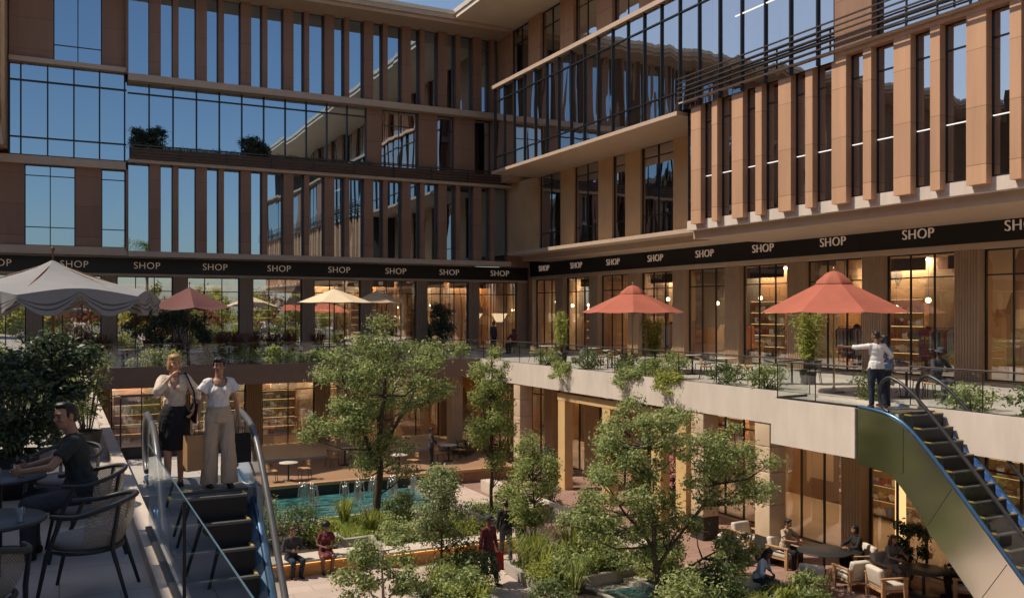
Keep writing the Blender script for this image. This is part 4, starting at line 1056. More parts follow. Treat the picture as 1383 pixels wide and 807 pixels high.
def bed(label, poly, h, cover, cm='curb', w=.16, soilm='soil'):
    """planting bed: kerb round the edge, soil on top"""
    cx = sum(p[0] for p in poly)/len(poly); cy = sum(p[1] for p in poly)/len(poly)
    t = thing('planting_bed', label, 'planter', (cx,cy,GZ))
    def inset(k): 
        out = []
        n = len(poly)
        for i in range(n):
            a, b, c = V(poly[i-1]), V(poly[i]), V(poly[(i+1) % n])
            n1 = V((-(b-a).y, (b-a).x)).normalized(); n2 = V((-(c-b).y, (c-b).x)).normalized(); nn = (n1+n2); nn = nn/ (1+n1.dot(n2))
            out.append((b+nn*k))
        return out
    ins = inset(w); n = len(poly)
    for i in range(n):
        a, b = poly[i], poly[(i+1) % n]; c, d = ins[(i+1) % n], ins[i]
        m = MB(); m.prism([a, b, tuple(c), tuple(d)], 'z', GZ, GZ+h); m.build('kerb', M[cm], t)
    m = MB(); m.prism([tuple(p) for p in inset(w+.002)], 'z', GZ, GZ+h-.05); m.build('soil', M[soilm], t)
    return t
M['turf'] = pmat('turf', (.11,.17,.035), .9, .3, 5, .5, 90)
bed('lawn bed with grey kerb around the tall tree by the pool', [(7.7,26.95),(10.9,27.1),(11.0,30.2),(7.7,30.2)], .34, 'grass', soilm='turf')
bed('leafy bed behind the seated couple', [(4.2,25.75),(7.55,25.75),(7.55,30.2),(4.2,30.2)], .34, 'x')
bed('raised bed behind the long amber bench', [(8.5,25.25),(12.7,25.35),(12.7,26.8),(8.5,26.8)], .42, 'x')
bed('planting bed at the bottom centre round the dense oval tree', [(7.5,18.2),(9.55,18.2),(9.75,22.1),(8.0,22.1)], .30, 'x')
bed('planting bed with tall grasses round the small airy tree', [(10.9,18.2),(12.2,18.2),(12.2,20.35),(14.5,20.5),(14.5,22.9),(11.2,22.7)], .30, 'x')
bed('bed under the sprawling tree', [(13.4,15.2),(16.9,15.2),(16.9,17.1),(15.2,19.6),(13.4,19.4)], .36, 'x')
bed('narrow bed along the clay path under the slender tree', [(12.9,27.4),(14.9,27.4),(14.9,30.1),(12.9,30.1)], .30, 'x')
# ground cover
def cover(name, label, x0, x1, y0, y1, z, n, size, key, h=.22):
    P = np.stack([rng.uniform(x0,x1,n), rng.uniform(y0,y1,n), z+rng.uniform(0,1,n)**1.5*h*(.5+.5*np.sin(rng.uniform(x0,x1,n)*3)**2)], 1)
    N = rng.normal(size=(n,3))*.6+np.array([0,0,.8]); o = leaves(name, P, N, size, LEAF[key], None, loc=((x0+x1)/2,(y0+y1)/2,z)); return tag(o, label, 'ground cover', kind='stuff')
cover('ground_cover', 'low leafy ground cover in the wide bed at the bottom centre', 7.8, 9.5, 18.4, 22.0, GZ+.25, 2200, .10, 'deep')
cover('ground_cover', 'low leafy ground cover round the small airy tree', 11.2, 14.3, 20.6, 22.6, GZ+.25, 2200, .10, 'deep')
cover('ground_cover', 'low leafy ground cover under the sprawling tree', 12.8, 16.2, 15.4, 18.2, GZ+.31, 3200, .10, 'mid')
cover('ground_cover', 'low leafy ground cover in the bed behind the amber bench', 8.6, 12.6, 25.4, 26.7, GZ+.37, 1800, .11, 'light', .3)
cover('ground_cover', 'low leafy ground cover under the slender tree', 13.0, 14.8, 27.5, 30, GZ+.25, 1200, .11, 'mid', .3)
m = MB()
for i in range(900): blades(m, random.uniform(7.9,10.8), random.uniform(27.2,30.0), GZ+.29, 3, .16, .08, .008)
tag(m.build('lawn_grass', LEAF['lime'], None, False), 'short bright lawn grass in the kerbed bed by the pool', 'grass', kind='stuff')
random.seed(21)
k = 0
for x, y, h, s, key in ((8.5,29.3,.8,.5,'lime'),(10.1,28.3,.6,.5,'light'),(8.9,27.8,.7,.45,'lime'),(8.3,20.4,.9,.6,'lime'),(11.5,20.9,.95,.7,'lime'),(11.5,21.6,1.1,.75,'lime'),(12.7,21.6,1.15,.8,'lime'),(13.4,21.3,1.0,.7,'light'),(8.9,19.4,.7,.5,'lime'),(11.6,19.5,.9,.65,'light'),(11.6,22.3,.8,.5,'light'),(15.6,16.4,.5,.5,'lime'),(14.6,15.9,.5,.5,'lime')):
    grass_tuft('tuft of long arching grass, %s' % ['at the left of the lawn bed by the pool','right of the tall tree trunk in the lawn bed','at the front kerb of the lawn bed','left of centre in the wide front bed','in the middle of the wide front bed','behind the small airy tree stem','largest, right of the small airy tree','at the right end of the wide front bed','low in the front bed by the dense oval tree','low in the front bed below the airy tree','behind the walker end of the front bed','beside the seated woman in denim','lowest under the sprawling tree'][k], x, y, GZ+.26, h, s, key, 150, 'arching grasses in the court beds'); k += 1
for i, (x, y, rx, rz, key, n, lab) in enumerate(((5.2,27.6,.75,.55,'silver',1900,'pale green bush behind the seated man in grey'),(6.6,27.3,.7,.55,'deep',1700,'round dark bush behind the woman in the red top'),(5.6,29.2,.8,.5,'mid',1500,'bush by the pool edge left of the lawn'),
      (9.3,21.0,.75,.55,'deep',2400,'dark bush at the foot of the dense oval tree'),(8.6,19.9,.6,.45,'mid',1500,'bush at the left corner of the wide front bed'),(11.9,21.6,.5,.42,'silver',1400,'silvery bush just right of the walker with the red bag'),(13.9,22.1,.85,.55,'silver',2600,'white flecked bush at the right end of the wide front bed'),(11.7,20.2,.6,.42,'mid',1500,'bush in the front bed nearest the small glass basin'),
      (10.4,29.2,.55,.45,'deep',1200,'dark bush hugging the trunk of the tall tree'),(10.9,26.0,.8,.45,'light',1500,'bright bush behind the amber bench'),(14.0,28.0,.6,.55,'mid',1300,'bush at the foot of the slender tree'),(12.9,16.6,.7,.5,'mid',1700,'bush at the left foot of the sprawling tree'),(16.2,16.2,.5,.4,'mid',1000,'bush below the stone column by the seated woman'),(14.4,17.3,.75,.5,'deep',1800,'bush below the bare forked branch'),
      (18.9,33.8,.8,.75,'dark',2200,'dark bush in shade at the far end of the clay path'),(17.2,39.5,.8,.6,'dark',1600,'dark bush at the right end of the timber terrace'),(20.6,27.6,.8,.85,'dark',2400,'dark bush by the arcade glass under the portal'),(20.9,14.9,.6,.7,'deep',1700,'dark shrub against the lounge window'),(20.8,17.0,.45,1.0,'dark',1900,'tall dark pot plant beside the fluted column in the lounge'))):
    bush(lab, x, y, GZ+(.27 if i < 14 else 0), rx, rz, key, n, .105, 16)
# benches
def bench(label, x0, x1, y0, y1, h=.46, ang=0):
    t = thing('bench', label, 'bench', ((x0+x1)/2, (y0+y1)/2, GZ))
    m = MB(); m.box(x0+.06, x1-.06, y0+.06, y1-.04, GZ, GZ+h-.07); m.build('base', M['timberwall'], t)
    m = MB(); m.box(x0, x1, y0, y1, GZ+h-.07, GZ+h); m.build('seat', M['stone'], t)
    m = MB(); m.box(x0+.06, x1-.06, y0+.02, y0+.035, GZ+h-.09, GZ+h-.075); m.build('led_strip', M['led'], t)
    return t
bench('amber fronted bench with stone top where the couple sits', 4.6, 8.0, 24.75, 25.55)
bench('long amber fronted bench behind the walker with the red bag', 8.4, 12.7, 24.45, 25.2)
tag(MB().box(15.45, 15.95, 21.9, 33.5, GZ, GZ+.46).build('seat_wall', M['stone']), 'long low pale wall beside the clay path', 'wall')
tag(MB().box(15.3, 16.4, 17.35, 17.95, GZ, GZ+.5).build('seat_block', M['stone']), 'pale stone block the woman in denim sits on', 'block')
for i in range(4):
    tag(MB().box(13.6+.55*i, 14.15+.55*i-.01, 19.85-.28*i, 20.3-.28*i, GZ, GZ+.14+.0*i).build('stepping_slab', M['stone']), 'pale stepping slab leading to the sprawling tree, %s from the left' % ORD[i], 'slab', 'stepping slabs')
# small glass edged basin at the bottom
t = thing('water_basin', 'small glass edged turquoise basin at the bottom edge of the view', 'basin', (13.2,19.6,GZ))
MB().box(12.35, 13.3, 18.0, 19.4, GZ+.004, GZ+.2).build('water', M['water'], t)
for a in ((12.30,12.34,18.0,19.45),(13.31,13.35,18.0,19.45)): MB().box(*a, GZ, GZ+.42).build('glass_edge', M['g_rail'], t)
MB().box(12.34, 13.31, 19.405, 19.45, GZ, GZ+.42).build('glass_edge', M['g_rail'], t)
# lounge under the right terrace
def armchair(label, x, y, rz, first=[None]):
    if first[0]: return dup(first[0], (x,y,GZ), rz, label)
    t = thing('lounge_chair', label, 'armchair', (0,0,0), 'oak lounge chairs in the arcade')
    for sx in (-1,1):
        MB().cbox((sx*.36,.30,.29),(.06,.10,.58),bev=.008).build('leg', M['wood'], t); MB().cbox((sx*.36,-.32,.29),(.06,.10,.58),bev=.008).build('leg', M['wood'], t)
        MB().cbox((sx*.36,-.01,.605),(.08,.76,.045),bev=.008).build('armrest', M['wood'], t)
    MB().cbox((0,0,.27),(.64,.70,.05)).build('seat_frame', M['wood'], t)
    MB().cbox((0,.02,.37),(.63,.66,.15),bev=.05).build('seat_cushion', M['cushion'], t)
    MB().cbox((0,-.30,.60),(.63,.16,.46),bev=.06,rot=Matrix.Rotation(R(12),3,'X')).build('back_cushion', M['cushion'], t)
    t.location = (x,y,GZ); t.rotation_euler = (0,0,rz); first[0] = t; return t
round_table('big dark round table in the arcade lounge', 18.95, 18.35, .72, .72, GZ)
round_table('dark round table farther right in the arcade lounge', 19.9, 15.9, .6, .70, GZ)
def face(x, y, tx, ty): return math.atan2(ty-y, tx-x)-math.pi/2
LC = [(17.55,17.35,'oak lounge chair with its back to the courtyard, nearest the stone column'),(18.75,17.15,'oak lounge chair in front of the big dark round table'),(19.9,18.0,'oak lounge chair of the woman in black by the fluted column'),(18.7,19.6,'oak lounge chair at the far side of the big dark round table'),
      (18.9,16.2,'oak lounge chair between the two dark round tables'),(19.9,16.95,'oak lounge chair of the woman with long auburn hair'),(20.6,15.2,'oak lounge chair at the lower right by the window'),(17.7,20.6,'oak lounge chair behind the stone column'),(18.9,21.4,'oak lounge chair farthest back in the arcade')]
for i, (x, y, lab) in enumerate(LC):
    tx, ty = (18.95,18.35) if i in (0,1,2,3,7,8) else (19.9,15.9)
    armchair(lab, x, y, face(x,y,tx,ty))
# ------------------------------------------------------------------ inside the shops
def shelf(label, x, y, w, h, ax, grp, z=0, lit=True, mat='goods'):
    t = thing('display_shelf', label, 'shelf', (x,y,z), grp)
    n = max(3, int(h/.42))
    def bx(a0,a1,b0,b1,z0,z1): return MB().box(x+a0,x+a1,y+b0,y+b1,z0,z1) if ax=='y' else MB().box(x+b0,x+b1,y+a0,y+a1,z0,z1)
    bx(-w/2,w/2,.30,.33,z,z+h).build('back_panel', M['board'], t)
    for s in (-1,1): bx(s*w/2-.02,s*w/2+.02,0,.3,z,z+h).build('upright', M['wood'], t)
    for k in range(n):
        zz = z+.1+(h-.15)*k/(n-1)
        bx(-w/2+.02,w/2-.02,0,.3,zz,zz+.03).build('shelf_board', M['wood'], t)
        if lit and k: bx(-w/2+.03,w/2-.03,.05,.08,zz-.02,zz-.001).build('shelf_lamp', M['shelflight'], t)
        if k < n-1: 
            q = -w/2+.06; m = MB()
            while q < w/2-.1:
                ww = random.uniform(.08,.2); hh = random.uniform(.12,.3)
                if ax=='y': m.box(x+q,x+q+ww,y+.1,y+.25,zz+.031,zz+.03+hh)
                else: m.box(x+.1,x+.25,y+q,y+q+ww,zz+.031,zz+.03+hh)
                q += ww+random.uniform(.02,.1)
            o = m.build('goods', M[mat], t); o['kind'] = 'stuff'
    return t
for i, (x, w) in enumerate(((10.8,1.8),(14.4,2.2),(21.3,2.3),(17.6,1.9))):
    shelf('lit display shelf full of goods, %s from the left behind the far shop windows' % ORD[[0,1,3,2][i]], x, 55.9 if i != 2 else 53.4, w, 3.0, 'y', 'display shelves in the far shops')
for i, y in enumerate((45.2, 37.6, 33.6, 21.9, 14.2, 25.9, 49.3, 29.6, 18.2)):
    shelf('lit display shelf full of goods inside the %s right hand shop' % ['first','third','fourth','seventh','ninth','sixth','corner','fifth','eighth'][i], 30.9, y, 2.4, 2.9, 'x', 'display shelves in the right shops')
for i, y in enumerate((22.2, 18.0, 31.0, 14.5)): shelf('lit back bar shelf in the lower arcade, %s' % ['behind the lounge window','by the fluted column','beyond the portal','right of the lounge'][i], 26.0, y, 2.6, 2.8, 'x', 'back bar shelves in the arcade', GZ)
for i, x in enumerate((.3, 3.6, 7.4, 10.6, 14.2)): shelf('lit shelf in the lower shop %s from the left' % ORD[i], x, 49.9, 2.2, 2.6, 'y', 'shelves in the lower far shops', GZ+.5)
def rack(label, x, y, ax, z=0, w=1.7):
    t = thing('clothes_rack', label, 'clothes rack', (x,y,z), 'clothes racks inside the shops')
    P = (lambda u, v, q: (x+u, y+v, z+q)) if ax == 'y' else (lambda u, v, q: (x+v, y+u, z+q))
    m = MB(); m.tube([P(-w/2,0,.02),P(-w/2,0,1.75),P(w/2,0,1.75),P(w/2,0,.02)], .018, 8); m.build('frame', M['frame'], t)
    n = int(w/.09)
    for i in range(n):
        u = -w/2+.08+(w-.16)*i/(n-1); hh = random.uniform(.75,1.25); m = MB()
        a, b = (u-.028, u+.028)
        vs = [P(a,-.05,1.70),P(b,-.05,1.70),P(b,.05,1.70),P(a,.05,1.70),P(a,-.24,1.60),P(b,-.24,1.60),P(b,.24,1.60),P(a,.24,1.60),P(a,-.22,1.7-hh),P(b,-.22,1.7-hh),P(b,.22,1.7-hh),P(a,.22,1.7-hh)]
        m.add(vs, [(0,1,2,3),(0,4,5,1),(4,8,9,5),(3,2,6,7),(7,6,10,11),(0,3,7,4),(4,7,11,8),(1,5,6,2),(5,9,10,6),(8,11,10,9)])
        m.build('garment', random.choice(GARM), t)
    return t
GARM = [pmat('cloth_%d' % i, c, .9, .1, 8) for i, c in enumerate(((.5,.08,.07),(.62,.55,.48),(.05,.05,.08),(.30,.10,.22),(.60,.42,.22),(.10,.20,.34),(.66,.28,.12),(.7,.66,.6)))]
for i, (x, y, ax) in enumerate(((17.2,53.4,'y'),(18.4,54.5,'y'),(14.1,53.2,'y'),(6.9,53.6,'y'),(28.9,41.2,'x'),(29.2,45.6,'x'),(28.8,33.2,'x'),(29.4,26.0,'x'))):
    rack('clothes rack of coloured garments %s' % ['in the bright far shop right of the cream parasol','deeper in the bright far shop right of the cream parasol','behind the cream parasol','behind the rose parasol','in the second right hand shop','in the first right hand shop by the corner','left of the larger red parasol inside the shop','in the shop behind the larger red parasol'][i], x, y, ax)
def shade_lamp(label, x, y, z, h, r, inv=False, mat='lampsoft', cat='lamp'):
    t = thing('floor_lamp', label, cat, (x,y,z))
    m = MB(); m.lathe([(r*(.35 if inv else 1),h-.55),(r*(1 if inv else .6),h)], (x,y,z), 20); m.build('lamp_shade', M[mat], t)
    m = MB(); m.tube([(x,y,z+.03),(x,y,z+h-.5)], .018, 8); m.build('stand', M['brass'], t)
    m = MB(); m.lathe([(0,0),(.18,0),(.18,.025),(0,.04)], (x,y,z), 16); m.build('base', M['brass'], t)
shade_lamp('glowing cone lamp left of the standing guest behind the corner shop window', 22.9+.9, 52.6, 0, 2.25, .55, True)
shade_lamp('glowing cone lamp right of the standing guest behind the corner shop window', 25.6, 52.6, 0, 2.25, .55, True)
shade_lamp('square shaded white lamp, left of two inside the big right hand shop', 29.2, 21.3, 0, 1.75, .28)
shade_lamp('square shaded white lamp, right of two inside the big right hand shop', 29.2, 20.3, 0, 1.75, .28)
shade_lamp('orange glowing lamp behind the man in the dark hat', 28.3, 17.6, 0, 1.5, .45, False)
for i, y in enumerate((20.9, 19.7, 21.9)): 
    t = thing('glowing_column', 'amber glowing column inside the lounge window, %s' % ['middle','right','left'][i], 'lamp', (22.8+i*.8,y,GZ))
    MB().lathe([(.16,.05),(.16,3.6)], (22.8+i*.8,y,GZ), 16).build('shaft', M['shelflight'], t); MB().lathe([(0,0),(.22,0),(.22,.05),(0,.05)], (22.8+i*.8,y,GZ), 16).build('base', M['brass'], t)
# garden behind the viewer that the shop glass mirrors
for i in range(26):
    x = -26+2.3*i; y = -16-6*(i % 3)
    B = (x,y,GZ); h_ = 6.6+1.5*math.sin(i*2.1); cl = crown_clumps((x,y,GZ+h_), (2.5,2.5,3.0), 20, .95, .8)
    tree('garden tree behind the viewer, mirrored in the far shop glass', B, wob(B,(x,y,GZ+h_+1),4,.1), cl, ['garden','lime','light','garden','russet'][i*i % 5], 1400, .45, .2, group='garden trees behind the viewer')
t = thing('palm_tree', 'tall palm mirrored in the blue glass of the far facade', 'palm', (9.4,-20,GZ))
B = V((9.4,-20,GZ)); T = V((9.6,-20,10.8)); m = MB(); m.tube(wob(B,T,6,.05), [.26,.22,.2,.19,.18,.18,.2], 10); m.build('trunk', M['bark'], t)
P = []; N = []
for i in range(30):
    a = i*2.4; el = random.uniform(-.5,1.1); 
    for j in range(26):
        u = (j+1)/26; r = 2.3*u; z = r*math.sin(el)-.85*u*u*2
        c = T+V((math.cos(a)*r*math.cos(el*.6), math.sin(a)*r*math.cos(el*.6), z)); s = V((-math.sin(a), math.cos(a), -.3))*(.3*(1-abs(u-.5)))
        for q in (-1,1): P.append(tuple(c+s*q*.8)); N.append((random.gauss(0,.2),random.gauss(0,.2),1))
leaves('fronds', np.array(P), np.array(N), .42, LEAF['light'], t, aspect=.22)

def pendant(label, x, y, z, top):
    t = thing('pendant_lamp', label, 'lamp', (x,y,z), 'pendant lamps inside the right shops')
    m = MB(); m.lathe([(0,-.10),(.07,-.075),(.10,0),(.07,.075),(0,.10)], (x,y,z), 14); m.build('globe', M['bulb'], t)
    m = MB(); m.tube([(x,y,z+.09),(x,y,top)], .008, 5); m.build('cord', M['frame'], t)
for i in range(9):
    for j in range(3): pendant('globe pendant lamp inside the right hand shops, %s shop from the corner, %s of three' % (ORD[i], ['near','middle','deep'][j]), 28.3+.9*j, ESH[i]-2.0-.5*j, 3.0-.25*((i+j) % 3), 4.5)
def ctr(label, x, y, ax, w, z=0):
    t = thing('shop_counter', label, 'counter', (x,y,z)); B_ = (lambda a,b,c,d,e,f: MB().box(x+a,x+b,y+c,y+d,z+e,z+f)) if ax == 'y' else (lambda a,b,c,d,e,f: MB().box(x+c,x+d,y+a,y+b,z+e,z+f))
    B_(-w/2,w/2,-.28,.28,0.02,.92).build('base', M['wood'], t); B_(-w/2-.04,w/2+.04,-.33,.33,.92,.97).build('counter_top', M['tabletop'], t)
for i, y in enumerate((41.5, 33.9, 29.9, 22.3, 18.4, 14.6)): ctr('oak shop counter inside the %s right hand shop' % ['second','fourth','fifth','seventh','eighth','ninth'][i], 29.8, y, 'x', 1.9)
for i, (y, sk, tp) in enumerate(((38.2,'tan','cream'),(33.2,'fair','red'),(22.6,'brown','white'),(14.9,'tan','navy'))):
    SHOPPERS = globals().setdefault('SHOPPERS', []); SHOPPERS.append((28.6, y, sk, tp, i))

for i, (x, y, rx, rz, k, lab) in enumerate(((12.6,20.9,.6,.42,'light','pale bush spilling over the kerb in front of the small airy tree'),(13.6,20.7,.55,.38,'mid','bush spilling over the kerb near the right end of the grass bed'),(11.2,20.2,.55,.42,'lime','bright bush at the left corner of the grass bed'),(9.5,22.0,.45,.35,'light','small bright bush behind the dense oval tree'),
     (14.9,20.3,.6,.4,'deep','dark bush between the grass bed and the pale low wall'),(15.3,21.2,.5,.35,'mid','small bush beside the pale low wall'),(14.1,19.5,.6,.4,'light','bright bush on the left kerb of the sprawling tree bed'),(16.6,19.6,.5,.35,'mid','small bush at the near stone column'),(8.2,18.9,.6,.45,'light','bright bush at the bottom edge left of centre'),(10.4,18.6,.6,.4,'deep','dark bush at the bottom edge in the centre'),
     (16.4,23.2,.5,.5,'deep','dark bush between the pale wall and the clay path'),(16.5,26.6,.55,.55,'mid','bush beyond the pale wall under the portal'),(16.5,29.4,.55,.6,'deep','dark bush at the far portal post'),(11.3,25.8,.7,.45,'lime','bright bush behind the right end of the amber bench'),(9.3,26.0,.7,.45,'mid','bush behind the left end of the amber bench'),(7.2,26.6,.5,.4,'lime','small bright bush between the two benches'))):
    bush(lab, x, y, GZ+.02 if x > 15 else GZ+.2, rx, rz, k, 1500, .09, 14)
cover('ground_cover', 'low leafy ground cover along the pale low wall', 14.6, 15.4, 20.2, 24.5, GZ, 1500, .09, 'mid', .3)

for i, b in enumerate((3, 6, 7, 9)): rack('clothes rack of coloured garments close to the glass of the %s right hand shop' % ORD[b], 28.2, ESH[b]-2.6, 'x', 0, 1.6)
for i, (x, lab) in enumerate(((20.6,'far left of the corner lamps'),(9.8,'left of the cream parasol pole'),(2.9,'by the far left shop column'))): rack('clothes rack of coloured garments '+lab, x, 53.0, 'y', 0, 1.9)
for i, (x, lab) in enumerate(((1.5,'first'),(8.6,'third'),(12.3,'fourth'))): rack('clothes rack in the lower shop behind the timber terrace, %s from the left' % lab, x, 47.6, 'y', GZ+.5, 1.7)
# ------------------------------------------------------------------ people
SKIN = {k: pmat('skin_'+k, c, .55, .06, 6) for k, c in (('fair',(.50,.29,.20)),('tan',(.38,.21,.135)),('brown',(.20,.105,.065)),('dark',(.085,.045,.03)))}
HAIR = {k: pmat('hair_'+k, c, .5, .2, 30) for k, c in (('black',(.012,.010,.009)),('brown',(.06,.032,.018)),('auburn',(.13,.05,.022)),('blonde',(.36,.21,.085)))}
CL = {k: pmat('fabric_'+k, c, .85, .08, 6, .25, 180) for k, c in (('cream',(.60,.50,.41)),('white',(.72,.70,.68)),('black',(.014,.014,.016)),('oat',(.50,.39,.28)),('charcoal',(.045,.047,.055)),('dkgreen',(.030,.036,.034)),('navy',(.02,.028,.05)),('grey',(.22,.22,.23)),('red',(.42,.03,.025)),('denim',(.16,.23,.36)),('paleblue',(.52,.60,.70)),('maroon',(.13,.025,.03)),('beige',(.45,.36,.27)),('shoe',(.025,.02,.018)),('straw',(.50,.33,.15)))}
EYE = pmat('eye_dark', (.02,.015,.012), .2, .05, 5); LIP = pmat('lip', (.36,.10,.09), .5, .05, 5)
class Blob:
    def __init__(s): s.v = []; s.f = []
    def _add(s, vs, fs): o = len(s.v); s.v += vs; s.f += [tuple(i+o for i in f) for f in fs]
    def ell(s, c, r, rot=None, nu=14, nv=9):
        vs = []
        for j in range(1, nv):
            ph = math.pi*j/nv
            for i in range(nu):
                th = 2*math.pi*i/nu; p = V((r[0]*math.sin(ph)*math.cos(th), r[1]*math.sin(ph)*math.sin(th), r[2]*math.cos(ph)))
                vs.append((rot @ p if rot is not None else p) + V(c))
        t = V((0,0,r[2])); b = V((0,0,-r[2])); 
        if rot is not None: t, b = rot @ t, rot @ b
        vs += [t+V(c), b+V(c)]; a, z = len(vs)-2, len(vs)-1; fs = []
        for i in range(nu):
            i2 = (i+1) % nu; fs.append((a,i,i2)); fs.append((z,(nv-2)*nu+i2,(nv-2)*nu+i))
            for j in range(nv-2): fs.append((j*nu+i,(j+1)*nu+i,(j+1)*nu+i2,j*nu+i2))
        s._add(vs, fs)
    def cone(s, a, ra, b, rb, capa=True, capb=True, n=14, fa=None, fb=None):
        a, b = V(a), V(b)
        if capa: s.ell(a, (ra,)*3)
        if capb: s.ell(b, (rb,)*3)
        t = (b-a).normalized(); u = t.cross(V((0,1,0)) if abs(t.y) < .9 else V((1,0,0))).normalized(); w = t.cross(u)
        vs = []
        for p, r in ((a,ra),(b,rb)):
            for i in range(n):
                th = 2*math.pi*i/n; vs.append(p+u*(r*math.cos(th))+w*(r*math.sin(th)))
        s._add(vs, [tuple(range(n))[::-1], tuple(range(n,2*n))]+[(i,(i+1) % n,n+(i+1) % n,n+i) for i in range(n)])
    def loft(s, rings, n=28):
        """rings: (centre, rx, ry) stacked, horizontal ellipses"""
        vs = []
        for c, rx, ry in rings:
            for i in range(n):
                th = 2*math.pi*i/n; fold = 1
                vs.append(V(c)+V((rx*math.cos(th)*fold, ry*math.sin(th)*fold, 0)))
        k = len(rings); fs = [(j*n+i, j*n+(i+1) % n, (j+1)*n+(i+1) % n, (j+1)*n+i) for j in range(k-1) for i in range(n)]
        fs += [tuple(range(n))[::-1], tuple(range((k-1)*n, k*n))]; s._add(vs, fs)
    def mesh(s, name, vox, smooth=2):
        me = bpy.data.meshes.new(name); me.from_pydata([tuple(p) for p in s.v], [], s.f)
        bm = bmesh.new(); bm.from_mesh(me); bmesh.ops.recalc_face_normals(bm, faces=bm.faces); bm.to_mesh(me); bm.free()
        o = bpy.data.objects.new('tmp', me); col.objects.link(o)
        md = o.modifiers.new('r', 'REMESH'); md.mode = 'VOXEL'; md.voxel_size = vox; md.use_smooth_shade = True
        if smooth: ms = o.modifiers.new('s', 'SMOOTH'); ms.factor = .5; ms.iterations = smooth
        dg = bpy.context.evaluated_depsgraph_get(); out = bpy.data.meshes.new_from_object(o.evaluated_get(dg)); out.name = name
        bpy.data.objects.remove(o); bpy.data.meshes.remove(me); return out
def ik(a, b, l1, l2, pole):
    a, b = V(a), V(b); d = b-a; L_ = d.length
    if L_ > (l1+l2)*.995: b = a + d*((l1+l2)*.995/L_); d = b-a; L_ = d.length
    x = (l1*l1-l2*l2+L_*L_)/(2*L_); h = math.sqrt(max(0, l1*l1-x*x)); t = d.normalized(); p = V(pole)-t*V(pole).dot(t); p.normalize()
    return a+t*x+p*h, b
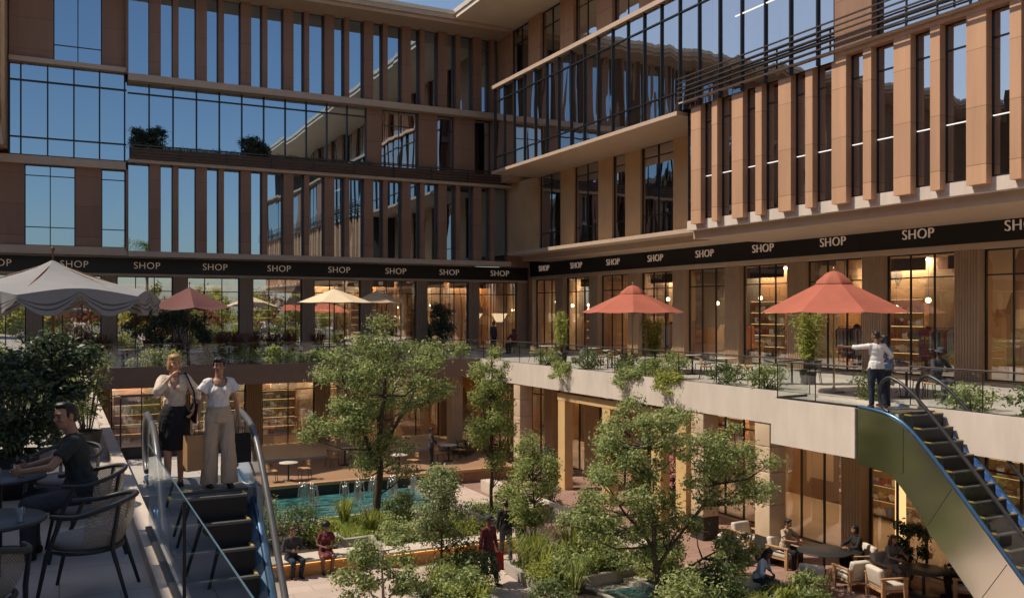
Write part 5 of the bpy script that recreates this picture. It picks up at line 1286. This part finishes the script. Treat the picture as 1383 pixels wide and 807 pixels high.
def person(label, loc, rz, skin='tan', hair=('black','short'), top=('white','short'), bottom=('charcoal','trousers'), pelvis=(0,0,.972), lean=0, side=0,
           hands=((-.26,.06,.84),(.26,.06,.84)), feet=((-.11,.0),(.11,.0)), footz=(0,0), elbow=((-1,-.8,-.2),(1,-.8,-.2)), knee=((0,1,.1),(0,1,.1)), look=(0,1,0), female=False, scale=1.0, vox=.011, curl=(.7,.7), detail=False, hat=None, belly=0, group=None):
    t = thing('person', label, 'person', (0,0,0), group)
    P = V(pelvis); Rl = Matrix.Rotation(-lean, 3, 'X') @ Matrix.Rotation(side, 3, 'Y')
    up = lambda x, y, z: P + Rl @ V((x, y, z))
    sw = .150 if female else .185; hw = .095 if female else .088
    chest = up(0,.005,.36); waist = up(0,0,.18); neck = up(0,-.005,.54); 
    hd = up(0,.03,.70); lk = V(look).normalized()
    # head rotation: y axis to look
    yv = lk; xv = yv.cross(V((0,0,1))).normalized(); zv = xv.cross(yv); HR = Matrix((xv,yv,zv)).transposed()
    H = lambda x, y, z: hd + HR @ V((x,y,z))
    sh = [up(-sw,0,.475), up(sw,0,.475)]; hip = [P+V((-hw,0,-.04)), P+V((hw,0,-.04))]
    el, wr, kn, an = [], [], [], []
    for i in (0,1):
        e, w_ = ik(sh[i], hands[i], .285, .25, elbow[i]); el.append(e); wr.append(w_)
        fx, fy = feet[i]; k_, a_ = ik(hip[i], (fx, fy, .075+footz[i]), .44, .42, knee[i]); kn.append(k_); an.append(a_)
    B = Blob()
    B.ell(P+V((0,0,.0)), (.165 if female else .16, .112, .13)); B.ell(waist, (.118 if female else .14, .09+belly, .14), Rl); B.ell(chest, (.145 if female else .168, .105, .19), Rl)
    if female: B.ell(up(-.065,.085,.36), (.06,.055,.06)); B.ell(up(.065,.085,.36), (.06,.055,.06))
    B.cone(sh[0], .052, sh[1], .052); B.cone(up(0,-.01,.47), .06, H(0,-.025,-.06), .050 if female else .056)
    B.ell(H(0,.0,.02), (.074,.094,.105), HR); B.ell(H(0,.035,-.055), (.050,.052,.058), HR); B.ell(H(0,.05,-.09), (.025,.026,.022), HR)
    B.cone(H(0,.088,.015), .009, H(0,.106,-.022), .014); B.ell(H(0,.087,-.052), (.024,.010,.006), HR); B.ell(H(0,.086,-.063), (.020,.010,.006), HR)
    B.ell(H(0,.078,.04), (.052,.018,.010), HR)
    for sx in (-1,1):
        B.ell(H(sx*.075,-.005,.0), (.010,.022,.032), HR); B.ell(H(sx*.042,.068,-.02), (.025,.022,.02), HR)
    for i in (0,1):
        B.cone(sh[i], .050 if not female else .042, el[i], .036 if not female else .031); B.cone(el[i], .036 if not female else .031, wr[i], .024 if not female else .021)
        B.cone(hip[i], .088, kn[i], .054); cal = kn[i].lerp(an[i], .3)
        B.cone(kn[i], .052, cal, .052); B.cone(cal, .052, an[i], .034)
        B.ell(cal+V((0,-.012,0)), (.045,.05,.09))
        # foot
        fd = V((0,1,0)) if abs((an[i]-kn[i]).normalized().y) < .9 else V((0,.3,-1)).normalized()
        B.cone(an[i]+V((0,-.03,-.035)), .036, an[i]+fd*.13+V((0,0,-.045)), .028)
        # hand: palm, four fingers in two joints, thumb
        d = (wr[i]-el[i]).normalized(); s_ = -1 if i == 0 else 1
        inw = V((-s_,0,0)); pn = (inw - d*inw.dot(d)).normalized() if abs(d.x) < .85 else V((0,0,-1)) - d*d.dot(V((0,0,-1))); pn.normalize()
        lat = d.cross(pn).normalized()
        if lat.dot(V((0,1,.3))) < 0: lat = -lat           # thumb side
        pc = wr[i]+d*.045
        rot = Matrix((lat, d, pn)).transposed(); B.ell(pc, (.038,.050,.017), rot)
        cu = curl[i]
        for q, (o, ln) in enumerate(((.030,.068),(.011,.078),(-.009,.072),(-.028,.056))):
            a = wr[i]+d*.085+lat*o; d1 = (d*math.cos(cu*.7)+pn*math.sin(cu*.7)); b = a+d1*ln*.55; d2 = d*math.cos(cu*1.7)+pn*math.sin(cu*1.7); c = b+d2*ln*.5
            B.cone(a-d*.02, .0095, b, .009); B.cone(b, .009, c, .0075)
        a = wr[i]+d*.03+lat*.03; d1 = (d*.6+lat*.75+pn*.25).normalized(); b = a+d1*.042; c = b+(d*.9+lat*.2+pn*.4).normalized()*.030
        B.cone(a, .012, b, .0105); B.cone(b, .0105, c, .008)
    me = B.mesh('body', vox, 2); me.materials.append(SKIN[skin]); me.materials.append(LIP)
    bo = bpy.data.objects.new('body', me); col.objects.link(bo); bo.parent = t
    lipc = H(0,.092,-.057)
    for f in me.polygons:
        if (f.center-lipc).length < .024 and abs((HR.transposed() @ (f.center-lipc)).z) < .010: f.material_index = 1
    def part(name, b, mat, v=vox, sm=2):
        m_ = b.mesh(name, v, sm)
        if name in ('top','trousers','skirt','bottom_garment'):      # soft folds in the cloth
            from mathutils import noise as NZ
            ns = [v_.normal.copy() for v_ in m_.vertices]
            for v_, n_ in zip(m_.vertices, ns):
                c = v_.co; k_ = .009*NZ.noise(V((c.x*22+c.z*5, c.y*22, c.z*(7 if name != 'top' else 13)+len(label) % 7)))+.004*NZ.noise(c*38); v_.co = c+n_*(k_+.003)
        m_.materials.append(mat); o = bpy.data.objects.new(name, m_); col.objects.link(o); o.parent = t; return o
    for sx in (-1,1):
        e = MB(); c = H(sx*.031,.0865,.012); q = Blob(); q.ell(c, (.0125,.007,.0075), HR, 10, 7); e.add(q.v, q.f, 0, True); e.build('eye', EYE, t)
        e = MB(); e.tube([H(sx*.014,.098,.033), H(sx*.034,.094,.040), H(sx*.054,.078,.034)], [.004,.005,.003], 6); e.build('eyebrow', HAIR[hair[0]], t)
    # hair
    h = Blob(); st = hair[1]
    h.ell(H(0,-.020,.042), (.083,.094,.092), HR); h.ell(H(0,-.055,-.01), (.074,.060,.08), HR)
    if st == 'crop':
        h.v = []; h.f = []; h.ell(H(0,-.022,.052), (.079,.088,.082), HR); h.ell(H(0,-.055,.0), (.070,.052,.075), HR); h.ell(H(.01,.035,.105),(.058,.05,.035), HR); h.ell(H(-.02,.02,.112),(.05,.05,.03), HR)
        for sx in (-1,1): h.ell(H(sx*.068,.018,.028),(.012,.016,.04), HR)
    else: h.ell(H(0,.012,.080),(.078,.088,.052), HR)
    if st in ('bun','short'):
        for sx in (-1,1): h.ell(H(sx*.066,.012,.03),(.018,.045,.055), HR); h.ell(H(sx*.030,.062,.092),(.036,.035,.026), HR)
    if st == 'bun': h.ell(H(0,-.125,.03),(.045,.042,.045), HR)
    if st == 'bob':
        for sx in (-1,1): h.ell(H(sx*.070,-.015,-.03),(.022,.06,.075), HR)
        h.ell(H(0,-.065,-.05),(.07,.045,.06), HR)
    if st == 'long':
        for sx in (-1,1): h.cone(H(sx*.068,-.01,.0), .03, up(sx*.09,.04,.40), .022)
        h.cone(H(0,-.06,0), .07, up(0,-.09,.36), .06)
    if st == 'afro': h.ell(H(0,-.02,.06),(.125,.125,.115), HR)
    part('hair', h, HAIR[hair[0]], max(vox,.009))
    if hat:
        hb = MB(); ang = HR
        prof = [(.155,.052),(.16,.06),(.098,.068),(.095,.12),(.08,.150),(.02,.155)]
        if hat == 'cap': prof = [(.10,.035),(.102,.07),(.085,.125),(.03,.148)]
        q = MB(); q.lathe(prof, (0,0,0), 20); 
        if hat == 'cap': q.cbox((0,.12,.045), (.13,.12,.015), bev=.006)
        hb.v = [tuple(H(*p)) for p in q.v]; hb.f = q.f; hb.m = q.m; hb.sm = q.sm
        hb.build('hat', CL['charcoal'] if hat != 'redcap' else CL['red'], t)
    # top
    g_ = Blob(); inf = .016
    g_.ell(chest, ((.145 if female else .168)+inf, .105+inf, .19), Rl); g_.ell(waist, ((.118 if female else .14)+inf+.012, .09+inf+belly+.008, .16), Rl); 
    if bottom[1] not in ('wide','skirt'): g_.ell(P+V((0,0,.06)), (.17+inf*.5,.115+inf,.11))
    if top[1] != 'tucked' and bottom[1] not in ('wide','skirt'): g_.loft([(tuple(P+V((0,0,-.05))),.19,.142),(tuple(P+V((0,0,.04))),.186,.138),(tuple(P+V((0,0,.12))),.172,.128)])
    if female: g_.ell(up(-.065,.085,.36), (.066,.062,.065)); g_.ell(up(.065,.085,.36), (.066,.062,.065))
    g_.cone(sh[0], .063, sh[1], .063)
    for i in (0,1):
        if top[1] == 'long': g_.cone(sh[i], .062, el[i], .050); g_.cone(el[i], .050, wr[i].lerp(el[i],.10), .036, True, False)
        elif top[1] == 'rolled': g_.cone(sh[i], .060, el[i], .052); g_.cone(el[i], .050, el[i].lerp(wr[i],.3), .046, True, False)
        elif top[1] == 'flutter':
            e = sh[i].lerp(el[i], .52)+V((-.03 if i == 0 else .03,0,.02)); g_.cone(sh[i], .056, e, .082, True, False); g_.ell(sh[i], (.068,.066,.06))
        elif top[1] == 'loose34': g_.cone(sh[i], .066, el[i], .066); g_.cone(el[i], .064, el[i].lerp(wr[i],.45), .062, True, False)
        else: g_.cone(sh[i], .062, sh[i].lerp(el[i],.62), .062, True, False)
    go = part('top', g_, CL[top[0]], max(vox,.009))
    if top[1] in ('flutter','loose34','rolled'):       # open neck: trim the garment away round the throat
        bm = bmesh.new(); bm.from_mesh(go.data); c0 = up(0,.10,.485 if top[1] != 'rolled' else .50)
        kill = [f for f in bm.faces if (lambda q: q.y > -.01 and (q.x/(.105 if top[1]=='flutter' else .06))**2 + ((q.z-.50)/(.085 if top[1]!='loose34' else .15))**2 < 1)(Rl.transposed() @ (f.calc_center_median()-P))]
        bmesh.ops.delete(bm, geom=kill, context='FACES'); bm.to_mesh(go.data); bm.free()
    # bottom
    b_ = Blob(); kind = bottom[1]
    if kind == 'skirt':
        b_.loft([((P.x,P.y,P.z-.47),.180,.145),((P.x,P.y,P.z-.30),.195,.158),((P.x,P.y,P.z-.10),.203,.158),((P.x,P.y,P.z),.196,.146),((P.x,P.y,P.z+.12),.145,.115)])
    elif kind == 'dress':
        mid = (kn[0]+kn[1])/2; b_.ell(P, (.19,.14,.14))
        for i in (0,1): b_.cone(hip[i], .108, kn[i].lerp(an[i],.1), .085, True, False)
        b_.cone((hip[0]+hip[1])/2, .12, mid, .08)
    else:
        b_.ell(P+V((0,0,.0)), (.165+.018,.112+.016,.13)); b_.ell(P+V((0,0,.10)), (.148,.112,.07))
        if kind == 'wide': b_.loft([((P.x,P.y,P.z-.08),.19,.14),((P.x,P.y,P.z+.04),.175,.135),((P.x,P.y,P.z+.145),.146,.115)])
        for i in (0,1):
            if kind == 'wide':
                b_.cone(hip[i]+V((0,0,.02)), .108, kn[i], .098, True, True); b_.cone(kn[i], .098, an[i]+V((0,0,-.02)), .115, True, False)
            elif kind == 'shorts': b_.cone(hip[i], .104, kn[i].lerp(hip[i],.1), .085, True, False)
            else: b_.cone(hip[i], .103, kn[i], .073); b_.cone(kn[i], .073, an[i]+V((0,0,.0)), .056, True, False)
    part('bottom_garment' if kind not in ('skirt','wide') else ('skirt' if kind == 'skirt' else 'trousers'), b_, CL[bottom[0]], max(vox,.009))
    if kind == 'wide':
        w_ = MB(); w_.lathe([(.158,0),(.160,.018),(.156,.036)], (0,0,0), 28); w_.v = [(P.x+x, P.y+y*.78, P.z+.105+z) for x,y,z in w_.v]; w_.build('belt', CL['beige'], t)
    for i in (0,1):
        s = Blob(); fd = V((0,1,0)); s.cone(an[i]+V((0,-.035,-.032)), .042, an[i]+fd*.14+V((0,0,-.045)), .032); s.ell(an[i]+V((0,.06,-.060)), (.045,.14,.02)); part('shoe', s, CL['shoe'], .01, 1)
    t.location = loc; t.rotation_euler = (0,0,rz); t.scale = (scale,)*3
    t['hands'] = 0; del t['hands']
    M4 = Matrix.Translation(loc) @ Matrix.Rotation(rz,4,'Z') @ Matrix.Scale(scale,4)
    return dict(t=t, wr=[M4 @ w_ for w_ in wr], sh=[M4 @ s for s in sh], M=M4, el=[M4 @ s for s in el])
def bag(label, top, w, h, d, mat, rz=0, drop=.10):
    t = thing('shopping_bag', label, 'bag', (top[0],top[1],top[2]-drop-h))
    m = MB(); x, y, z = top; z -= drop
    c, s = math.cos(rz), math.sin(rz)
    q = lambda a, b, e: (x+a*c-b*s, y+a*s+b*c, e)
    vs = [q(-w/2,-d/2,z-h),q(w/2,-d/2,z-h),q(w/2,d/2,z-h),q(-w/2,d/2,z-h),q(-w/2*.97,-d*.40,z),q(w/2*.97,-d*.40,z),q(w/2*.97,d*.40,z),q(-w/2*.97,d*.40,z)]
    m.add(vs, [(0,3,2,1),(0,1,5,4),(1,2,6,5),(2,3,7,6),(3,0,4,7)]); m.build('bag_body', mat, t)
    for sy in (-1,1):
        r = MB(); r.tube([q(-w*.2,sy*d*.4,z-.03), q(-w*.14,sy*d*.2,z+drop*.7), (x,y,z+drop), q(w*.14,sy*d*.2,z+drop*.7), q(w*.2,sy*d*.4,z-.03)], .005, 6); r.build('handle', M['frame2'], t)
    return t
FWD = lambda dx, dy: math.atan2(dy, dx)-math.pi/2
# two women on the landing, facing the viewer
a = person('woman with blonde bob, beige blouse and black pencil skirt raising a hand to her mouth', (1.36,12.63,.01), math.pi-.06, 'fair', ('blonde','bob'), ('cream','loose34'), ('black','skirt'), female=True, vox=.008, scale=.97,
       hands=((-.24,.10,1.04),(.05,.205,1.505)), elbow=((-1,-.7,-.3),(.9,.15,-1)), feet=((-.08,-.04),(.08,.05)), look=(-.30,1,-.06), curl=(.6,.9))
S1 = a['sh'][1]
m = MB(); hb = thing('handbag', 'black shoulder bag hanging at the side of the woman in the black skirt', 'bag', (1.36-.27,12.60,.95))
w1 = a['M'] @ V((-.275,-.02,1.0))
hb.location = w1
b = Blob(); b.ell(w1, (.075,.15,.14)); b.ell(w1+V((0,0,-.05)), (.07,.16,.11)); me = b.mesh('bag_body', .01, 2); me.materials.append(CL['black']); o = bpy.data.objects.new('bag_body', me); col.objects.link(o); o.parent = hb; o.matrix_parent_inverse = Matrix.Translation(-w1)
m.tube([a['M'] @ V((-.272,.10,1.06)), a['M'] @ V((-.245,.11,1.29)), a['M'] @ V((-.14,.075,1.54)), a['M'] @ V((-.13,-.05,1.54)), a['M'] @ V((-.255,-.13,1.24)), a['M'] @ V((-.272,-.12,1.06))], .010, 8); m.build('strap', CL['black'], hb)
a = person('dark haired woman in white flutter sleeve top and wide cream trousers carrying shopping bags', (1.88,12.33,.01), math.pi+.06, 'tan', ('black','bun'), ('white','flutter'), ('oat','wide'), female=True, vox=.008, scale=.95,
       hands=((-.28,.03,.88),(.29,.02,.88)), elbow=((-1,-.5,-.2),(1,-.5,-.2)), feet=((-.12,.12),(.13,-.02)), look=(.34,1,-.04), curl=(1.4,1.4))
h0, h1 = a['wr']
PAPER = pmat('kraft_paper', (.40,.235,.115), .8, .12, 6)
bag('brown kraft paper bag between the two women', (h1.x-.02, h1.y, h1.z-.10), .32, .46, .13, PAPER, .35, .08)
bag('black shopping bag in the hand nearer the right handrail', (h0.x+.02, h0.y, h0.z-.10), .26, .38, .11, CL['black'], .2, .10)
# seated man in the foreground, facing left
SIT = dict(pelvis=(0,0,.56), feet=((-.12,.44),(.14,.40)), knee=((-.1,.5,1),(.1,.5,1)))
person('smiling dark haired man in a dark tee seated at the foreground table', (.20,9.57,0), FWD(-1,.02), 'tan', ('black','crop'), ('dkgreen','short'), ('charcoal','trousers'), lean=.16, vox=.008, scale=1.05,
       hands=((-.18,.47,.80),(.16,.44,.80)), elbow=((-1,-.3,-.6),(1,-.3,-.6)), look=(-.75,1,-.10), curl=(.9,.9), **SIT)
person('person in a grey top cut by the left picture edge at the foreground table', (-1.12,9.95,0), FWD(1,-.1), 'fair', ('brown','short'), ('grey','long'), ('navy','trousers'), lean=.25, hands=((-.2,.45,.80),(.2,.45,.80)), look=(0,1,-.1), **SIT)
wicker_chair('woven armchair of the person in the grey top at the left picture edge', (-1.12,9.95,0), FWD(1,-.1))
# right terrace
person('man in a white shirt pointing left at the top of the right escalator', (17.38,15.2,.03), FWD(.35,1), 'brown', ('black','crop'), ('white','rolled'), ('navy','trousers'), hands=((-.80,.34,1.42),(.24,.12,1.06)), elbow=((-.3,-.6,-.8),(1,-.6,-.3)), feet=((-.10,.02),(.17,-.10)), look=(-.6,1,0), curl=(.3,.6), scale=1.02)
person('woman in a denim jacket standing half hidden behind the man in the white shirt', (17.95,15.45,.02), FWD(.2,1), 'dark', ('black','long'), ('denim','long'), ('charcoal','trousers'), female=True, look=(-.4,1,0), scale=.97)
person('man in a dark hat seated at a terrace table on the far right', (20.6,16.1,0), FWD(-.1,-1), 'dark', ('black','crop'), ('charcoal','long'), ('charcoal','trousers'), lean=.2, hands=((-.14,.42,.80),(.14,.42,.80)), look=(.35,1,-.25), hat='brim', **SIT)
chair_at('wood', 20.6, 16.1, 0, FWD(-.1,-1), 'chair of the man in the dark hat', 'chairs on the right terrace')
person('woman with full dark hair standing inside the shop left of the larger red parasol', (28.2,25.6,.02), FWD(-1,-.6), 'brown', ('black','afro'), ('grey','short'), ('charcoal','trousers'), female=True)
# far terrace
person('person in black standing before the corner shop windows on the far terrace', (22.2,46.4,0), FWD(.4,-1), 'brown', ('black','short'), ('charcoal','long'), ('black','trousers'))
person('person in a dark red top seated near the inner corner', (22.9,45.2,0), FWD(-1,-.4), 'dark', ('black','short'), ('maroon','long'), ('black','trousers'), hands=((-.14,.42,.80),(.14,.42,.80)), **SIT)
chair_at('dark', 22.9, 45.2, 0, FWD(-1,-.4), 'chair of the person in dark red near the inner corner', 'chairs on the far terrace')
# timber terrace and court
person('waiter in dark clothes standing on the timber terrace behind the pool', (14.45,36.5,GZ+.5), FWD(1,-.5), 'brown', ('black','short'), ('charcoal','long'), ('black','trousers'), hands=((-.2,.28,1.1),(.2,.28,1.1)))
SB = dict(pelvis=(0,0,.55), feet=((-.12,.36),(.12,.34)), knee=((-.1,.5,1),(.1,.5,1)))
person('man in a grey jacket seated on the amber bench', (5.75,25.05,GZ), FWD(.25,-1), 'tan', ('brown','crop'), ('charcoal','long'), ('navy','trousers'), lean=.1, hands=((-.10,.24,.74),(.10,.24,.74)), look=(-.5,1,-.05), **SB)
person('woman with curly dark hair and a red top seated on the amber bench', (6.75,25.15,GZ), FWD(-.1,-1), 'brown', ('black','afro'), ('maroon','short'), ('maroon','dress'), female=True, lean=.05, hands=((-.08,.26,.72),(.08,.26,.72)), look=(.4,1,0), **SB)
a = person('walker in dark maroon with a red cap carrying a red bag', (10.25,21.75,GZ), FWD(.5,-1), 'brown', ('black','crop'), ('maroon','long'), ('charcoal','trousers'), hands=((-.30,.08,.84),(.28,-.05,.86)), feet=((-.09,.22),(.10,-.24)), footz=(0,.04), hat='cap', scale=1.05)
bag('bright red shopping bag in the hand of the walker', (a['wr'][0].x, a['wr'][0].y, a['wr'][0].z-.09), .46, .46, .14, CL['red'], .5, .07)
person('person in black walking behind the one with the red bag', (11.75,23.7,GZ), FWD(.2,1), 'tan', ('black','short'), ('black','long'), ('charcoal','trousers'), feet=((-.09,.18),(.10,-.18)))
person('companion in dark clothes walking close to the long amber bench', (12.35,23.9,GZ), FWD(.1,1), 'tan', ('brown','long'), ('charcoal','long'), ('navy','trousers'), female=True, feet=((-.09,-.18),(.10,.18)))
person('long haired woman in a pale denim shirt sitting on a stone block and looking down', (15.85,17.55,GZ), FWD(.5,-1), 'brown', ('black','long'), ('paleblue','rolled'), ('navy','trousers'), female=True, lean=.35, hands=((-.12,.34,.70),(.10,.36,.70)), look=(.25,1,-.6), **dict(SB, pelvis=(0,0,.60)))
def seated(label, x, y, tx, ty, **k): person(label, (x,y,GZ), face(x,y,tx,ty), hands=((-.16,.42,.80),(.16,.42,.80)), lean=.12, **k, **SIT)
seated('person in brown seated at the far side of the big dark lounge table', 18.7, 19.6, 18.95, 18.35, skin='tan', hair=('black','short'), top=('beige','short'), bottom=('black','trousers'))
seated('woman in black seated beside the fluted column in the lounge', 19.9, 18.0, 18.95, 18.35, skin='tan', hair=('black','bob'), top=('black','long'), bottom=('black','trousers'), female=True)
seated('woman with long auburn hair and grey dress in the lounge', 19.9, 16.95, 19.9, 15.9, skin='fair', hair=('auburn','long'), top=('grey','short'), bottom=('grey','dress'), female=True)
seated('man in a black shirt seated at the lower right of the lounge', 20.6, 15.2, 19.9, 15.9, skin='brown', hair=('black','crop'), top=('black','long'), bottom=('black','trousers'))

for x, y, sk, tp, i in SHOPPERS:
    person('shopper in a %s top standing inside the %s right hand shop' % (tp, ['third','fourth','seventh','ninth'][i]), (x,y,.02), FWD([1,-1,.3,-1][i],[.4,-.6,1,.5][i]), sk, ('black','long' if i % 2 else 'short'), (tp,'short'), ('charcoal','trousers'), female=bool(i % 2))
# ------------------------------------------------------------------ light, sky, camera
S = V((-.50, .28, .82)).normalized()
el = math.asin(S.z); az = math.atan2(S.x, S.y)
w = bpy.data.worlds.new('World'); sc.world = w; w.use_nodes = True
n = w.node_tree.nodes; l = w.node_tree.links
bg = n['Background']; sky = n.new('ShaderNodeTexSky'); sky.sky_type = 'NISHITA'; sky.sun_disc = False
sky.sun_elevation = el; sky.sun_rotation = az; sky.air_density = 1.0; sky.dust_density = 1.2; sky.ozone_density = 1.5
l.new(sky.outputs[0], bg.inputs['Color']); bg.inputs['Strength'].default_value = .115
sd = bpy.data.lights.new('sun', 'SUN'); sd.energy = 5.0; sd.angle = R(.5); sd.color = (1, .87, .69)
so = bpy.data.objects.new('sun', sd); col.objects.link(so); so.rotation_euler = (-S).to_track_quat('-Z', 'Y').to_euler()
cd = bpy.data.cameras.new('camera'); co = bpy.data.objects.new('camera', cd); col.objects.link(co)
cd.sensor_width = 36; cd.lens = 36*1213/1383; cd.shift_y = 18.5/1383; cd.clip_end = 2000; cd.clip_start = .05
co.location = (0, 0, 2.3); co.rotation_euler = (R(90), 0, -math.atan((691.5-80)/1213))
sc.camera = co
sc.view_settings.view_transform = 'Standard'; sc.view_settings.look = 'None'; sc.view_settings.exposure = 0
sc.render.engine = 'CYCLES'
sc.cycles.use_denoising = True; sc.cycles.denoiser = 'OPENIMAGEDENOISE'
sc.cycles.max_bounces = 7; sc.cycles.diffuse_bounces = 3; sc.cycles.glossy_bounces = 4; sc.cycles.transmission_bounces = 4; sc.cycles.transparent_max_bounces = 10
sc.cycles.sample_clamp_indirect = 6; sc.cycles.caustics_reflective = False; sc.cycles.caustics_refractive = False
sc.cycles.use_adaptive_sampling = True
